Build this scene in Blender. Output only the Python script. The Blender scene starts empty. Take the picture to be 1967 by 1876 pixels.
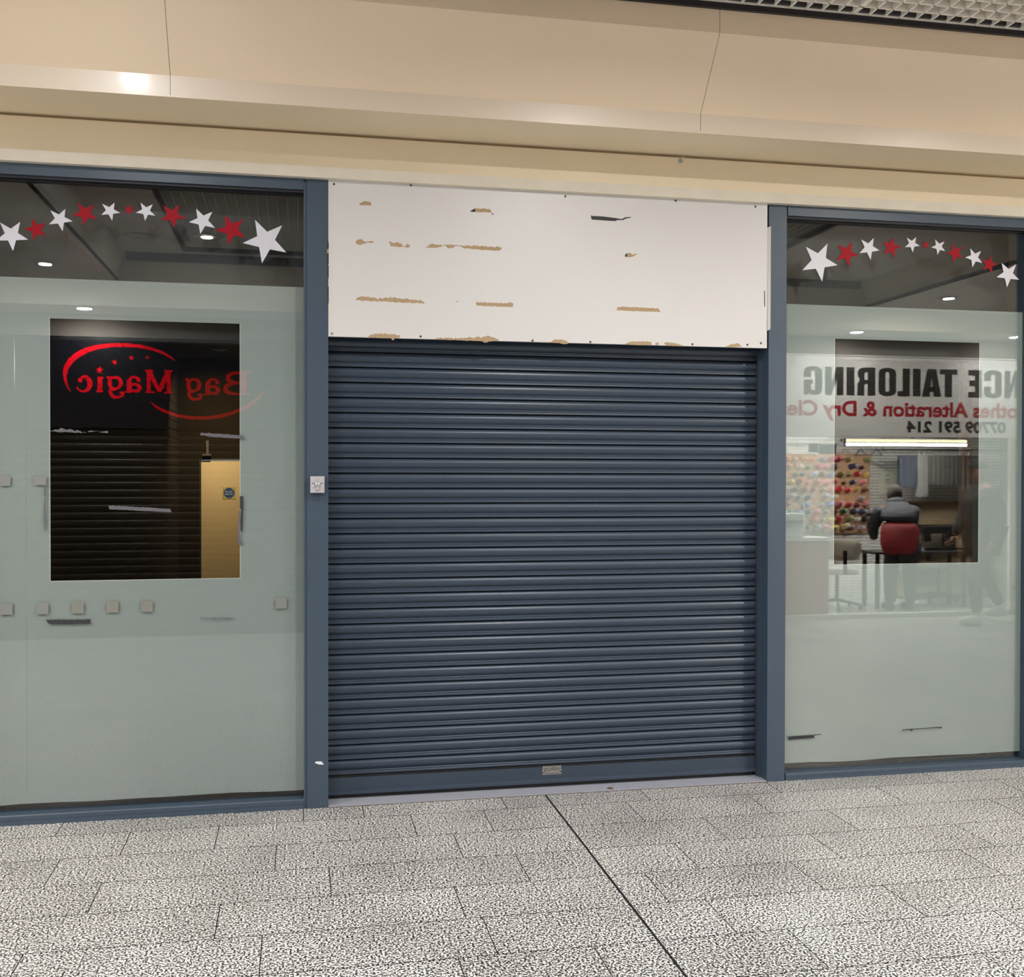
import bpy, bmesh, math, random
from mathutils import Vector, Matrix
random.seed(11)
sc = bpy.context.scene
COL = sc.collection
# ------------------------------------------------------------------ camera, world, exposure, lights
YAW, PITCH, ROLL, FPX, CD, CH = -0.1972, -0.0106, 0.0016, 2049.12, 5.1892, 1.59
_f = Vector((-math.sin(YAW)*math.cos(PITCH), math.cos(YAW)*math.cos(PITCH), math.sin(PITCH)))
_r = Vector((math.cos(YAW), math.sin(YAW), 0)); _u = _r.cross(_f)
RR = math.cos(ROLL)*_r + math.sin(ROLL)*_u
UU = -math.sin(ROLL)*_r + math.cos(ROLL)*_u
FF = _f
CAMP = Vector((0, -CD, CH))
cd = bpy.data.cameras.new('camera'); cam = bpy.data.objects.new('camera', cd); COL.objects.link(cam)
cd.sensor_width = 36; cd.lens = 36*FPX/1967; cd.clip_start = 0.05; cd.clip_end = 200
cam.matrix_world = Matrix.Translation(CAMP) @ Matrix((RR, UU, -FF)).transposed().to_4x4()
sc.camera = cam
sc.view_settings.view_transform = 'Standard'; sc.view_settings.look = 'None'
sc.view_settings.gamma = 1; sc.view_settings.exposure = -0.08; sc.view_settings.use_curve_mapping = False
sc.cycles.caustics_reflective = False; sc.cycles.caustics_refractive = False
sc.cycles.sample_clamp_indirect = 14
sc.cycles.transparent_max_bounces = 16
w = bpy.data.worlds.new('world'); sc.world = w; w.use_nodes = True
bg = w.node_tree.nodes['Background']; bg.inputs[0].default_value = (0.93, 0.96, 1.0, 1); bg.inputs[1].default_value = 1.9

def disk_light(name, loc, size, power, col=(1, .95, .88), rot=(0, 0, 0), spread=180, shape='DISK', size_y=None):
    l = bpy.data.lights.new(name, 'AREA'); l.shape = shape; l.size = size
    if size_y: l.size_y = size_y
    l.energy = power; l.color = col; l.spread = math.radians(spread)
    o = bpy.data.objects.new(name, l); COL.objects.link(o); o.location = loc; o.rotation_euler = rot
    return o

GL = 0.055           # glass plane
def ray(px, py):
    return RR*((px-983.5)/FPX) + UU*(-(py-938.0)/FPX) + FF
def at(px, py, y=0.0):
    d = ray(px, py); return CAMP + d*((y-CAMP.y)/d.y)
def atx(px, py, x):
    d = ray(px, py); return CAMP + d*((x-CAMP.x)/d.x)
def atz(px, py, z):
    d = ray(px, py); return CAMP + d*((z-CAMP.z)/d.z)
def rv(px, py, V):    # a point seen in the window panes, on the plane V behind the glass: its true place across the mall
    p = at(px, py, V); return Vector((p.x, 2*GL-p.y, p.z))
def RY(V): return 2*GL-V

# positions of the recessed lamps: (x, y, z, power, group)
LAMPS = [(-0.85, -1.62, 3.70, 20, (.97, .98, 1), 180), (-1.15, -2.2, 3.70, 108, (.98, .98, .97), 165), (1.60, -2.2, 3.70, 62, (1, .97, .94), 165), (3.9, -2.2, 3.70, 60, (1, .96, .90), 165),
         (-2.9, -1.7, 3.40, 95, (1, .91, .80), 150),
         (-2.11, -4.37, 3.40, 70, (.96, .97, 1), 180), (-0.79, -4.43, 3.70, 22, (.93, .96, 1), 180), (6.40, -4.37, 3.40, 125, (1, .96, .90), 180),
         (2.9, -4.43, 3.70, 80, (1, .97, .94), 160)]
SOFFIT_LAMPS = [(-1.98, -5.36, 3.18, 78, (1, .97, .95)), (5.95, -5.36, 3.18, 45, (1, .98, .95)), (7.9, -5.36, 3.18, 45, (1, .98, .95))]
for i, (x, y, z, p, c, sp_) in enumerate(LAMPS):
    disk_light('downlight_glow', (x, y, z-.012), .10, p, c, spread=sp_)
for i, (x, y, z, p, c) in enumerate(SOFFIT_LAMPS):
    disk_light('downlight_glow', (x, y, z-.012), .13, p, c)

# ------------------------------------------------------------------ materials
def lin(c):
    if isinstance(c, str):
        c = c.lstrip('#'); c = [int(c[i:i+2], 16)/255 for i in (0, 2, 4)]
        return tuple(((v+.055)/1.055)**2.4 if v > .04045 else v/12.92 for v in c)
    return tuple(c)
MATS = {}
def mat(name, c, rough=.5, metal=0, spec=.5, noise=0, nscale=8, bump=0, bscale=200, emit=0, coat=0):
    if name in MATS: return MATS[name]
    m = bpy.data.materials.new(name); m.use_nodes = True; nt = m.node_tree; b = nt.nodes['Principled BSDF']
    c = lin(c); b.inputs['Base Color'].default_value = (*c, 1); b.inputs['Roughness'].default_value = rough
    b.inputs['Metallic'].default_value = metal; b.inputs['Specular IOR Level'].default_value = spec
    if coat: b.inputs['Coat Weight'].default_value = coat; b.inputs['Coat Roughness'].default_value = .12
    tc = nt.nodes.new('ShaderNodeTexCoord')
    if noise:
        n = nt.nodes.new('ShaderNodeTexNoise'); n.inputs['Scale'].default_value = nscale; n.inputs['Detail'].default_value = 4
        nt.links.new(tc.outputs['Object'], n.inputs['Vector'])
        mx = nt.nodes.new('ShaderNodeMix'); mx.data_type = 'RGBA'
        mx.inputs['A'].default_value = (*[v*(1-noise) for v in c], 1); mx.inputs['B'].default_value = (*[min(1, v*(1+noise)) for v in c], 1)
        nt.links.new(n.outputs['Fac'], mx.inputs['Factor']); nt.links.new(mx.outputs['Result'], b.inputs['Base Color'])
    if bump:
        n = nt.nodes.new('ShaderNodeTexNoise'); n.inputs['Scale'].default_value = bscale
        nt.links.new(tc.outputs['Object'], n.inputs['Vector'])
        bp = nt.nodes.new('ShaderNodeBump'); bp.inputs['Strength'].default_value = bump; bp.inputs['Distance'].default_value = .002
        nt.links.new(n.outputs['Fac'], bp.inputs['Height']); nt.links.new(bp.outputs['Normal'], b.inputs['Normal'])
    if emit:
        b.inputs['Emission Color'].default_value = (*c, 1); b.inputs['Emission Strength'].default_value = emit
    MATS[name] = m; return m

CREAM = mat('cream_paint', (.78, .64, .47), .55, noise=.03, nscale=2)
CREAM_GLOSS = mat('cream_gloss_paint', (.72, .62, .50), .36, spec=.6, coat=.15, bump=.12, bscale=60)
LINTEL = mat('cream_lintel_paint', (.74, .63, .45), .5, noise=.05, nscale=3)
LINTEL2 = mat('grey_cream_paint', (.68, .63, .52), .5, noise=.1, nscale=9)
FRAME = mat('blue_grey_paint', (.045, .070, .102), .38, noise=.08, nscale=6, bump=.05)
SHUT = mat('shutter_steel', (.033, .050, .076), .34, noise=.08, nscale=5)
DARKSH = mat('shutter_gap', (.004, .005, .008), .8)
GASKET = mat('black_gasket', (.006, .007, .012), .5)
WHITEP = mat('white_board', (.63, .62, .61), .38, noise=.03, nscale=1.5)
MDF = mat('bare_fibreboard', (.40, .285, .165), .85, noise=.18, nscale=90)
BLACK = mat('black_paint', (.012, .012, .014), .5)
STEELP = mat('threshold_paint', (.33, .345, .40), .4, noise=.12, nscale=12)
RUST = mat('dirty_edge', (.10, .07, .05), .9, noise=.4, nscale=60)
WSTAR = mat('white_vinyl', (.62, .62, .68), .35)
RSTAR = mat('red_vinyl', (.30, .004, .012), .5, spec=.15)
FILM = mat('frosted_film', (.275, .302, .300), .55, noise=.035, nscale=1.2)
PLAST = mat('ceiling_plaster', (.72, .66, .57), .5, noise=.04, nscale=2)
GRIDM = mat('grid_white', (.84, .80, .72), .5)
VOIDM = mat('ceiling_void', (.05, .05, .05), .9)
TRIMB = mat('black_trim', (.012, .011, .014), .45)
GREYPL = mat('grey_plastic', (.42, .41, .43), .4)
CHROME = mat('chrome', (.7, .7, .7), .18, metal=1)
BRASSD = mat('dull_metal_plate', (.38, .36, .34), .4, metal=.6, noise=.3, nscale=150)
TAPEG = mat('torn_tape_grey', (.10, .097, .11), .8, noise=.75, nscale=220)
TAPEB = mat('torn_tape_black', (.02, .02, .025), .7, noise=.6, nscale=160)
PAD = mat('adhesive_pad', (.178, .184, .160), .5, noise=.06, nscale=90)
PAD2 = mat('adhesive_pad_white', (.176, .187, .180), .5, noise=.12, nscale=300)
SLAT = mat('dark_slatwall', (.018, .012, .008), .8, spec=.12, noise=.2, nscale=4)
SLATG = mat('slatwall_groove', (.004, .003, .003), .9)
DOORM = mat('pale_wood_door', (.52, .37, .19), .5, noise=.08, nscale=3)

def granite():
    m = bpy.data.materials.new('granite_tile'); m.use_nodes = True; nt = m.node_tree; b = nt.nodes['Principled BSDF']
    N = nt.nodes.new; L = nt.links.new
    tc = N('ShaderNodeTexCoord')
    n1 = N('ShaderNodeTexNoise'); n1.inputs['Scale'].default_value = 125; n1.inputs['Detail'].default_value = 2.5; n1.inputs['Roughness'].default_value = .6
    n2 = N('ShaderNodeTexNoise'); n2.inputs['Scale'].default_value = 2.2; n2.inputs['Detail'].default_value = 4
    n3 = N('ShaderNodeTexNoise'); n3.inputs['Scale'].default_value = 60; n3.inputs['Detail'].default_value = 2
    for n in (n1, n2, n3): L(tc.outputs['Object'], n.inputs['Vector'])
    cr = N('ShaderNodeValToRGB'); e = cr.color_ramp.elements
    e[0].position = .45; e[0].color = (.02, .02, .022, 1); e[1].position = .542; e[1].color = (.90, .885, .85, 1)
    a = e.new(.485); a.color = (.10, .10, .10, 1); a = e.new(.515); a.color = (.43, .42, .40, 1)
    L(n1.outputs['Fac'], cr.inputs['Fac'])
    at_ = N('ShaderNodeAttribute'); at_.attribute_name = 'tone'; at_.attribute_type = 'GEOMETRY'
    mr = N('ShaderNodeMapRange'); mr.inputs['From Min'].default_value = .3; mr.inputs['From Max'].default_value = .7
    mr.inputs['To Min'].default_value = .74; mr.inputs['To Max'].default_value = 1.02
    L(n2.outputs['Fac'], mr.inputs['Value'])
    mu = N('ShaderNodeMath'); mu.operation = 'MULTIPLY'; L(mr.outputs['Result'], mu.inputs[0]); L(at_.outputs['Fac'], mu.inputs[1])
    vm = N('ShaderNodeVectorMath'); vm.operation = 'SCALE'; L(cr.outputs['Color'], vm.inputs[0]); L(mu.outputs[0], vm.inputs['Scale'])
    L(vm.outputs['Vector'], b.inputs['Base Color'])
    b.inputs['Roughness'].default_value = .32
    return m
GRAN = granite()
GROUT = mat('grout', (.035, .032, .03), .9)

def glass():
    m = bpy.data.materials.new('window_glass'); m.use_nodes = True; nt = m.node_tree; nt.nodes.clear()
    N = nt.nodes.new; L = nt.links.new
    o = N('ShaderNodeOutputMaterial'); mx = N('ShaderNodeMixShader'); tr = N('ShaderNodeBsdfTransparent'); gl = N('ShaderNodeBsdfGlossy')
    tr.inputs[0].default_value = (.95, .975, .965, 1); gl.inputs[0].default_value = (1, 1, 1, 1); gl.inputs['Roughness'].default_value = 0.0
    lw = N('ShaderNodeLayerWeight'); lw.inputs[0].default_value = .5
    p = N('ShaderNodeMath'); p.operation = 'POWER'; p.inputs[1].default_value = 5
    mr = N('ShaderNodeMapRange'); mr.inputs['To Min'].default_value = .047; mr.inputs['To Max'].default_value = .9
    L(lw.outputs['Facing'], p.inputs[0]); L(p.outputs[0], mr.inputs['Value']); L(mr.outputs['Result'], mx.inputs[0])
    L(tr.outputs[0], mx.inputs[1]); L(gl.outputs[0], mx.inputs[2]); L(mx.outputs[0], o.inputs[0])
    return m
GLASS = glass()

def emission(name, c, s):
    m = bpy.data.materials.new(name); m.use_nodes = True; nt = m.node_tree; nt.nodes.clear()
    o = nt.nodes.new('ShaderNodeOutputMaterial'); e = nt.nodes.new('ShaderNodeEmission')
    e.inputs[0].default_value = (*c, 1); e.inputs[1].default_value = s; nt.links.new(e.outputs[0], o.inputs[0]); return m
LENS = emission('lamp_lens', (1, .97, .93), 14)
TUBE = emission('lit_tube', (1, .97, .9), 30)

def brickmat():
    m = bpy.data.materials.new('painted_stone_cladding'); m.use_nodes = True; nt = m.node_tree; b = nt.nodes['Principled BSDF']
    tc = nt.nodes.new('ShaderNodeTexCoord'); mp = nt.nodes.new('ShaderNodeMapping'); mp.inputs['Rotation'].default_value = (math.pi/2, 0, 0)
    br = nt.nodes.new('ShaderNodeTexBrick'); br.inputs['Scale'].default_value = 4
    br.inputs['Color1'].default_value = (.56, .55, .52, 1); br.inputs['Color2'].default_value = (.68, .67, .64, 1); br.inputs['Mortar'].default_value = (.03, .03, .03, 1)
    br.inputs['Mortar Size'].default_value = .012; br.inputs['Row Height'].default_value = .16; br.inputs['Brick Width'].default_value = .8
    br.offset = .37
    nt.links.new(tc.outputs['Object'], mp.inputs[0]); nt.links.new(mp.outputs[0], br.inputs['Vector']); nt.links.new(br.outputs['Color'], b.inputs['Base Color'])
    return m

# ------------------------------------------------------------------ mesh helpers
from mathutils.geometry import tessellate_polygon
def tess(pts):
    return [tuple(t) for t in tessellate_polygon([[Vector((p[0], p[1], 0)) for p in pts]])]
class MB:
    def __init__(s): s.v = []; s.f = []; s.m = []
    def add(s, vs, fs, mi=0):
        n = len(s.v); s.v += [tuple(v) for v in vs]; s.f += [tuple(i+n for i in f) for f in fs]; s.m += [mi]*len(fs); return s
    def box(s, x0, x1, y0, y1, z0, z1, mi=0):
        vs = [(x, y, z) for x in (x0, x1) for y in (y0, y1) for z in (z0, z1)]
        return s.add(vs, [(0, 1, 3, 2), (4, 6, 7, 5), (0, 4, 5, 1), (2, 3, 7, 6), (0, 2, 6, 4), (1, 5, 7, 3)], mi)
    def poly_y(s, pts, y0, y1, mi=0):       # pts: list of (x,z); an extruded outline, any shape
        n = len(pts); tris = tess(pts)
        v = [(p[0], y0, p[1]) for p in pts]+[(p[0], y1, p[1]) for p in pts]
        fs = tris+[tuple(i+n for i in reversed(t)) for t in tris]+[(i, (i+1) % n, (i+1) % n+n, i+n) for i in range(n)]
        return s.add(v, fs, mi)
    def prism_x(s, prof, x0, x1, mi=0, cap=True):   # prof: closed list of (y,z)
        n = len(prof); v = [(x0, *p) for p in prof]+[(x1, *p) for p in prof]
        fs = [(i, (i+1) % n, (i+1) % n+n, i+n) for i in range(n)]
        s.add(v, fs, mi)
        if cap:
            tris = tess(prof)
            s.add([(x0, *p) for p in prof], tris, mi); s.add([(x1, *p) for p in prof], tris, mi)
        return s
    def cyl(s, c, axis, r, h, n=20, mi=0, r2=None):
        r2 = r if r2 is None else r2; a = Vector(axis).normalized(); t = a.orthogonal().normalized(); b = a.cross(t); c = Vector(c)
        v = [c+(t*math.cos(2*math.pi*i/n)+b*math.sin(2*math.pi*i/n))*r for i in range(n)]+[c+a*h+(t*math.cos(2*math.pi*i/n)+b*math.sin(2*math.pi*i/n))*r2 for i in range(n)]
        return s.add(v, [(i, (i+1) % n, (i+1) % n+n, i+n) for i in range(n)]+[tuple(range(n)), tuple(range(n, 2*n))], mi)
    def lathe(s, c, axis, prof, n=20, mi=0):  # prof [(r,h)]
        a = Vector(axis).normalized(); t = a.orthogonal().normalized(); b = a.cross(t); c = Vector(c); v = []; fs = []
        for r, h in prof:
            v += [c+a*h+(t*math.cos(2*math.pi*i/n)+b*math.sin(2*math.pi*i/n))*r for i in range(n)]
        for k in range(len(prof)-1):
            fs += [(k*n+i, k*n+(i+1) % n, (k+1)*n+(i+1) % n, (k+1)*n+i) for i in range(n)]
        return s.add(v, fs, mi)
    def tube(s, pts, r, n=8, mi=0):
        pts = [Vector(p) for p in pts]; rs = r if isinstance(r, (list, tuple)) else [r]*len(pts); v = []; fs = []
        up = None
        for k, p in enumerate(pts):
            d = (pts[min(k+1, len(pts)-1)]-pts[max(k-1, 0)]).normalized()
            if up is None: up = d.orthogonal().normalized()
            t = (up-d*up.dot(d)).normalized(); up = t; b = d.cross(t)
            v += [p+(t*math.cos(2*math.pi*i/n)+b*math.sin(2*math.pi*i/n))*rs[k] for i in range(n)]
        for k in range(len(pts)-1):
            fs += [(k*n+i, k*n+(i+1) % n, (k+1)*n+(i+1) % n, (k+1)*n+i) for i in range(n)]
        fs += [tuple(range(n)), tuple(range((len(pts)-1)*n, len(pts)*n))]
        return s.add(v, fs, mi)
    def build(s, name, mats, parent=None, smooth=False, bevel=0):
        me = bpy.data.meshes.new(name); me.from_pydata(s.v, [], s.f)
        ms = mats if isinstance(mats, (list, tuple)) else [mats]
        for m in ms: me.materials.append(m)
        if len(ms) > 1: me.polygons.foreach_set('material_index', s.m)
        bm = bmesh.new(); bm.from_mesh(me); bmesh.ops.recalc_face_normals(bm, faces=bm.faces); bm.to_mesh(me); bm.free()
        if smooth: me.polygons.foreach_set('use_smooth', [True]*len(me.polygons))
        me.update()
        o = bpy.data.objects.new(name, me); COL.objects.link(o)
        if bevel:
            md = o.modifiers.new('bevel', 'BEVEL'); md.width = bevel; md.segments = 2; md.limit_method = 'ANGLE'
        if parent:
            o.parent = parent; o.matrix_parent_inverse = Matrix.Translation(-parent.location)
        return o
def thing(name, label, cat, loc=(0, 0, 0), group=None):
    o = bpy.data.objects.new(name, None); COL.objects.link(o); o.location = loc; o['label'] = label; o['category'] = cat
    o.empty_display_size = .05
    if group: o['group'] = group
    return o
def tag(o, label, cat, group=None):
    o['label'] = label; o['category'] = cat
    if group: o['group'] = group
    return o
def struct(o, label=None, cat=None):
    o['kind'] = 'structure'
    if label: o['label'] = label
    if cat: o['category'] = cat
    return o
def sroot(name, label, cat, loc=(0, 0, 0)):
    o = thing(name, label, cat, loc); o['kind'] = 'structure'; return o
XL, XR = -5.5, 10.5
YO = RY(5.85)       # face of the shops across the mall

# ------------------------------------------------------------------ floor
def floor():
    rows = {0: [-1.06, 0.02, .30, .98, 1.70, 2.39, 3.3], 1: [-1.5, -.738, -.356, .514, .86, 1.57, 2.20, 2.91, 3.6], 2: [-1.7, -.972, -.096, .674, 1.853, 2.478, 3.35],
            3: [-1.6, -.757, .12, .894, 1.6, 2.23, 2.95, 3.7], 4: [-1.2, -.287, .59, 1.36, 1.993, 2.768, 3.5], 5: [-.9, -.125, .65, 1.5, 2.231, 2.95],
            6: [-1.0, -.3, .516, .98, 1.687, 2.5]}
    bm = bmesh.new(); lay = bm.faces.layers.float.new('tone')
    def q(x0, x1, y0, y1, z, mi, tone):
        f = bm.faces.new([bm.verts.new(p) for p in ((x0, y0, z), (x1, y0, z), (x1, y1, z), (x0, y1, z))]); f.material_index = mi; f[lay] = tone
    q(XL, XR, -8.6, 9.2, -.004, 1, 1)
    g = .0019; rnd = random.Random(3)
    y = 0.118; k = 0
    edges = [.12, -.185]+[-.185-.305*i for i in range(1, 28)]
    for k in range(len(edges)-1):
        y1, y0 = edges[k], edges[k+1]
        xs = list(rows.get(k, []))
        if k == 0: xs = [x for x in xs if x > -5]
        if not xs: 
            x = XL+rnd.random()*.6
            while x < XR: xs.append(x); x += rnd.choice((.62, .76, .87, .7))
        lo, hi = min(xs), max(xs)
        while lo > XL: lo -= rnd.choice((.62, .76, .87)); xs.append(lo)
        while hi < XR: hi += rnd.choice((.62, .76, .87)); xs.append(hi)
        xs = [x for x in xs if abs(x-1.209) > .12]+[1.209]
        xs = sorted(set(xs)); xs = [max(min(x, XR), XL) for x in xs]
        for a, b in zip(xs, xs[1:]):
            if b-a < .01: continue
            ga = .0052 if abs(a-1.209) < .001 else g; gb = .0052 if abs(b-1.209) < .001 else g
            q(a+ga, b-gb, y0+g, y1-g, 0, 0, rnd.uniform(.9, 1.08))
    me = bpy.data.meshes.new('floor'); bm.to_mesh(me); bm.free(); me.materials.append(GRAN); me.materials.append(GROUT)
    o = bpy.data.objects.new('floor', me); COL.objects.link(o); struct(o, 'speckled grey granite tiles laid in staggered rows along the shopfront', 'floor')
    # rubber strip set in the wide joint
    struct(MB().box(1.205, 1.213, -8, .0, -.004, -.0015).build('trim_1', BLACK), 'black rubber strip in the wide floor joint running to the shutter', 'joint strip')
floor()
def shopfloor():
    m = mat('shop_floor', (.09, .075, .06), .5, noise=.2, nscale=5)
    struct(MB().box(-1.5, 3.95, .26, 8.3, -.002, .002).build('floor_inside', m), 'dark floor inside the empty shop behind the windows', 'floor')
shopfloor()

# ------------------------------------------------------------------ bulkhead over the shopfront
PRO = [(-.05, 3.219), (-.43, 3.207), (-.43, 3.298), (-.66, 3.582), (-.66, 3.686), (-.64, 3.72), (.1, 3.72), (.1, 3.219)]
bulk = sroot('wall_front', 'cream panelled bulkhead stepping out above the shopfront', 'bulkhead', (1.3, 0, 3.2))
def bulkseg(x0, x1):
    mb = MB(); n = len(PRO)
    for i in range(1, n):
        a, b = PRO[i], PRO[(i+1) % n]; mi = 1 if i == 1 else (2 if i == 0 else 0)
        mb.add([(x0, *a), (x1, *a), (x1, *b), (x0, *b)], [(0, 1, 2, 3)], mi)
    mb.build('bulkhead_panel', [CREAM, CREAM_GLOSS, LINTEL], bulk)
for a, b in ((XL, -.5375), (-.5355, 1.8505), (1.8525, XR)): bulkseg(a, b)
MB().add([(XL, -.4295, 3.207), (XR, -.4295, 3.207), (XR, .09, 3.2225), (XL, .09, 3.2225), (XL, -.4295, 3.216), (XR, -.4295, 3.216), (XR, .09, 3.232), (XL, .09, 3.232)], [(0, 1, 2, 3), (4, 5, 6, 7), (0, 1, 5, 4), (2, 3, 7, 6), (0, 3, 7, 4), (1, 2, 6, 5)]).build('soffit_board', LINTEL, bulk)
MB().prism_x([(y+(.002 if y < -.06 else 0), z+(.014 if z < 3.25 else .002 if z < 3.6 else -.002)) for y, z in PRO], XL, XR).build('panel_backing', DARKSH, bulk)
MB().prism_x([(-.66, 3.686), (-.678, 3.686), (-.678, 3.712), (-.66, 3.712)], XL, XR).build('black_edge_trim', TRIMB, bulk)
# lintel board below, set back behind a shadow groove
lin_ = sroot('trim_2', 'cream lintel board between the bulkhead and the window frames', 'lintel', (1.3, 0, 3.1))
MB().prism_x([(-.052, 3.056), (-.056, 3.204), (.1, 3.204), (.1, 3.056)], XL, XR).build('lintel_board', LINTEL, lin_)
MB().prism_x([(-.052, 3.056), (-.034, 3.009), (.1, 3.009), (.1, 3.056)], XL, XR).build('lower_lip', LINTEL2, lin_)
MB().prism_x([(-.038, 3.204), (-.038, 3.219), (.1, 3.219), (.1, 3.204)], XL, XR).build('shadow_groove', mat('groove_shade', (.42, .32, .17), .7), lin_)  # shade of the recessed groove put into a darker cream
hk = thing('hook', 'small white screw hook fixed to the cream lintel above the white board', 'hook', at(1308, 309, -.056))
p = at(1308, 309, -.06)
MB().lathe(p+Vector((0, .006, 0)), (0, -1, 0), [(0, 0), (.011, 0), (.012, .006), (.008, .010), (.004, .008), (.0035, .004), (0, .004)], 16).build('rose', GREYPL, hk, True)
MB().tube([p, p+Vector((.0, -.012, .004)), p+Vector((.005, -.016, .016)), p+Vector((.009, -.010, .02))], .0022).build('hook_arm', LINTEL2, hk)

# ------------------------------------------------------------------ front wall core and jambs
struct(MB().box(XL, -1.5, .0, .2, 0, 3.0).build('wall_left_pier', CREAM), 'cream wall pier left of the shopfront', 'wall')
struct(MB().box(4.03, XR, .0, .2, 0, 3.0).build('wall_right_pier', CREAM), 'cream wall pier right of the shopfront', 'wall')
j1 = sroot('trim_3', 'blue grey frame post between the left window and the shutter', 'post', (.085, 0, 0))
MB().box(.036, .138, 0, .19, 0, 3.02).build('post', FRAME, j1, bevel=.0015)
MB().box(.023, .034, .004, .19, .0, 3.0).build('glazing_bead', FRAME, j1)
MB().box(.033, .037, .006, .18, .0, 3.0).build('joint_line', DARKSH, j1)
j2 = sroot('trim_4', 'blue grey frame post between the shutter and the right window', 'post', (2.45, 0, 0))
MB().box(2.397, 2.497, 0, .19, 0, 3.02).build('post', FRAME, j2, bevel=.0015)
MB().box(2.497, 2.503, .012, .19, .0, 3.0).build('glazing_bead', GASKET, j2)
pts = [at(*q, -.001) for q in ((1474, 437), (1481, 434), (1480, 632), (1474, 635))]
MB().poly_y([(p.x, p.z) for p in pts], -.0012, .001).build('bare_strip', mat('bare_white_paint', (.50, .48, .46), .5), j2)['label'] = 'unpainted pale strip down the post edge'
pts = [at(*q, 0) for q in ((604.5, 1464), (608, 1462), (617, 1462), (620, 1465), (622, 1468), (614, 1468), (607, 1466))]
MB().poly_y([(p.x, p.z) for p in pts], -.001, .001).build('paint_chip', mat('chip_white', (.75, .75, .75), .5), j1)['label'] = 'small white paint chip'

# ------------------------------------------------------------------ windows
def window(n, label, x0, x1, sill, film, hole, frame_l, frame_r):
    r = sroot('window_%d' % n, label, 'window', ((x0+x1)/2, 0, 0))
    mb = MB()
    mb.box(x0, x1, 0, .11, 2.957, 3.02)                       # head
    mb.prism_x([(0, 0), (0, sill-.004), (.004, sill), (.05, sill+.003), (.052, sill-.0), (.11, sill-.0), (.11, 0)], x0, x1)
    if frame_l: mb.box(x0-.1, x0, 0, .11, 0, 3.02)
    if frame_r: mb.box(x1, x1+.1, 0, .11, 0, 3.02)
    mb.box(x0, x1, -.0015, .001, sill*.52, sill*.52+.0015)
    mb.build('window_frame', FRAME, r)
    MB().box(x0, x1, .012, .05, 2.945, 2.957).box(x0, x1, .042, .05, 2.938, 2.945).build('gasket', GASKET, r)
    MB().box(x0, x1, GL-.004, GL+.004, sill-.01, 2.96).build('pane', GLASS, r)
    # film behind the glass, one sheet with its cut out window
    fx0, fx1, fz0, fz1 = film; hx0, hx1, hz0, hz1 = hole
    xs = sorted({fx0, hx0, hx1, fx1}); zs = sorted({fz0, hz0, hz1, fz1}); y0, y1 = GL+.0045, GL+.0052
    mb = MB()
    rnd = random.Random(n)
    def cell(xa, xb, za, zb): mb.box(xa, xb, y0, y1, za, zb)
    # lower edge of the film is cut unevenly
    cell(fx0, hx0, hz0, fz1); cell(hx1, fx1, hz0, fz1); cell(hx0, hx1, hz1, fz1)
    k = 9; cut = [fz0+rnd.uniform(-.004, .004) for _ in range(k+1)]
    low = [(fx0+(fx1-fx0)*i/k, cut[i]) for i in range(k+1)]
    mb.poly_y(low+[(fx1, hz0), (fx0, hz0)], y0, y1)
    mb.build('frosted_film', FILM, r)
    if n == 1:
        sx_ = at(50, 1100, GL).x
        MB().box(sx_-.0007, sx_+.0007, y0-.0006, y0, .12, 1.95).build('film_seam', mat('film_seam', (.22, .235, .23), .5), r)
        q0 = at(27, 645, GL); q1 = at(27.6, 752, GL)
        MB().poly_y([(q0.x, q0.z), (q0.x+.0025, (q0.z+q1.z)/2), (q1.x, q1.z), (q0.x-.001, (q0.z+q1.z)/2)], y0-.0008, y0).build('film_slit_glare', mat('film_slit_glare', (.75, .70, .62), .4), r)  # pale sliver paints the glare along a slit in the film
    # bright cut edge of the film round the opening
    e = .0018; mb = MB()
    mb.box(hx0-e, hx0, y0-.0002, y1, hz0-e, hz1+e); mb.box(hx1, hx1+e, y0-.0002, y1, hz0-e, hz1+e); mb.box(hx0, hx1, y0-.0002, y1, hz0-e, hz0)
    mb.build('film_edge', mat('film_edge', (.78, .76, .74), .4), r)
    return r
W1 = window(1, 'left shop window with frosted film, clear cut out and star stickers', -1.42, .023, .046, (-1.42, .023, .078, 2.503), (-1.126, -.276, 1.107, 2.319), True, False)
W2 = window(2, 'right shop window with frosted film and mirrored tailoring sign', 2.503, 3.93, .036, (2.503, 3.93, .072, 2.507), (2.803, 3.665, 1.125, 2.331), False, True)

# ------------------------------------------------------------------ star stickers on the glass
def star_pts(cx, cy, R_, rot, plane, ratio=.40):
    out = []
    for i in range(10):
        a = rot+math.pi*i/5; r = R_ if i % 2 == 0 else R_*ratio
        out.append(at(cx+r*math.sin(a), cy-r*math.cos(a), plane))
    return [(p.x, p.z) for p in out]
SY = GL-.0046
def star(pts, c, label):
    # pts: five tip pixels
    P = [Vector(at(*p, SY)) for p in pts]; c0 = sum(P, Vector())/5; out = []
    for i in range(5):
        a, b = P[i], P[(i+1) % 5]; out.append(a); mid = (a+b)/2; out.append(c0+(mid-c0)*.50)
    o = MB().poly_y([(p.x, p.z) for p in out], SY-.0003, SY).build('star_sticker', WSTAR if c == 'w' else RSTAR)
    tag(o, label, 'sticker', 'star stickers on the '+('left' if 'left window' in label else 'right')+' window')
def z1(l): return [(x/5.8636, 320+y/5.8636) for x, y in l]
def z2(l): return [(280+x/5.8636, 320+y/5.8636) for x, y in l]
def z3(l): return [(1500+x/4.212, 390+y/4.212) for x, y in l]
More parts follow.
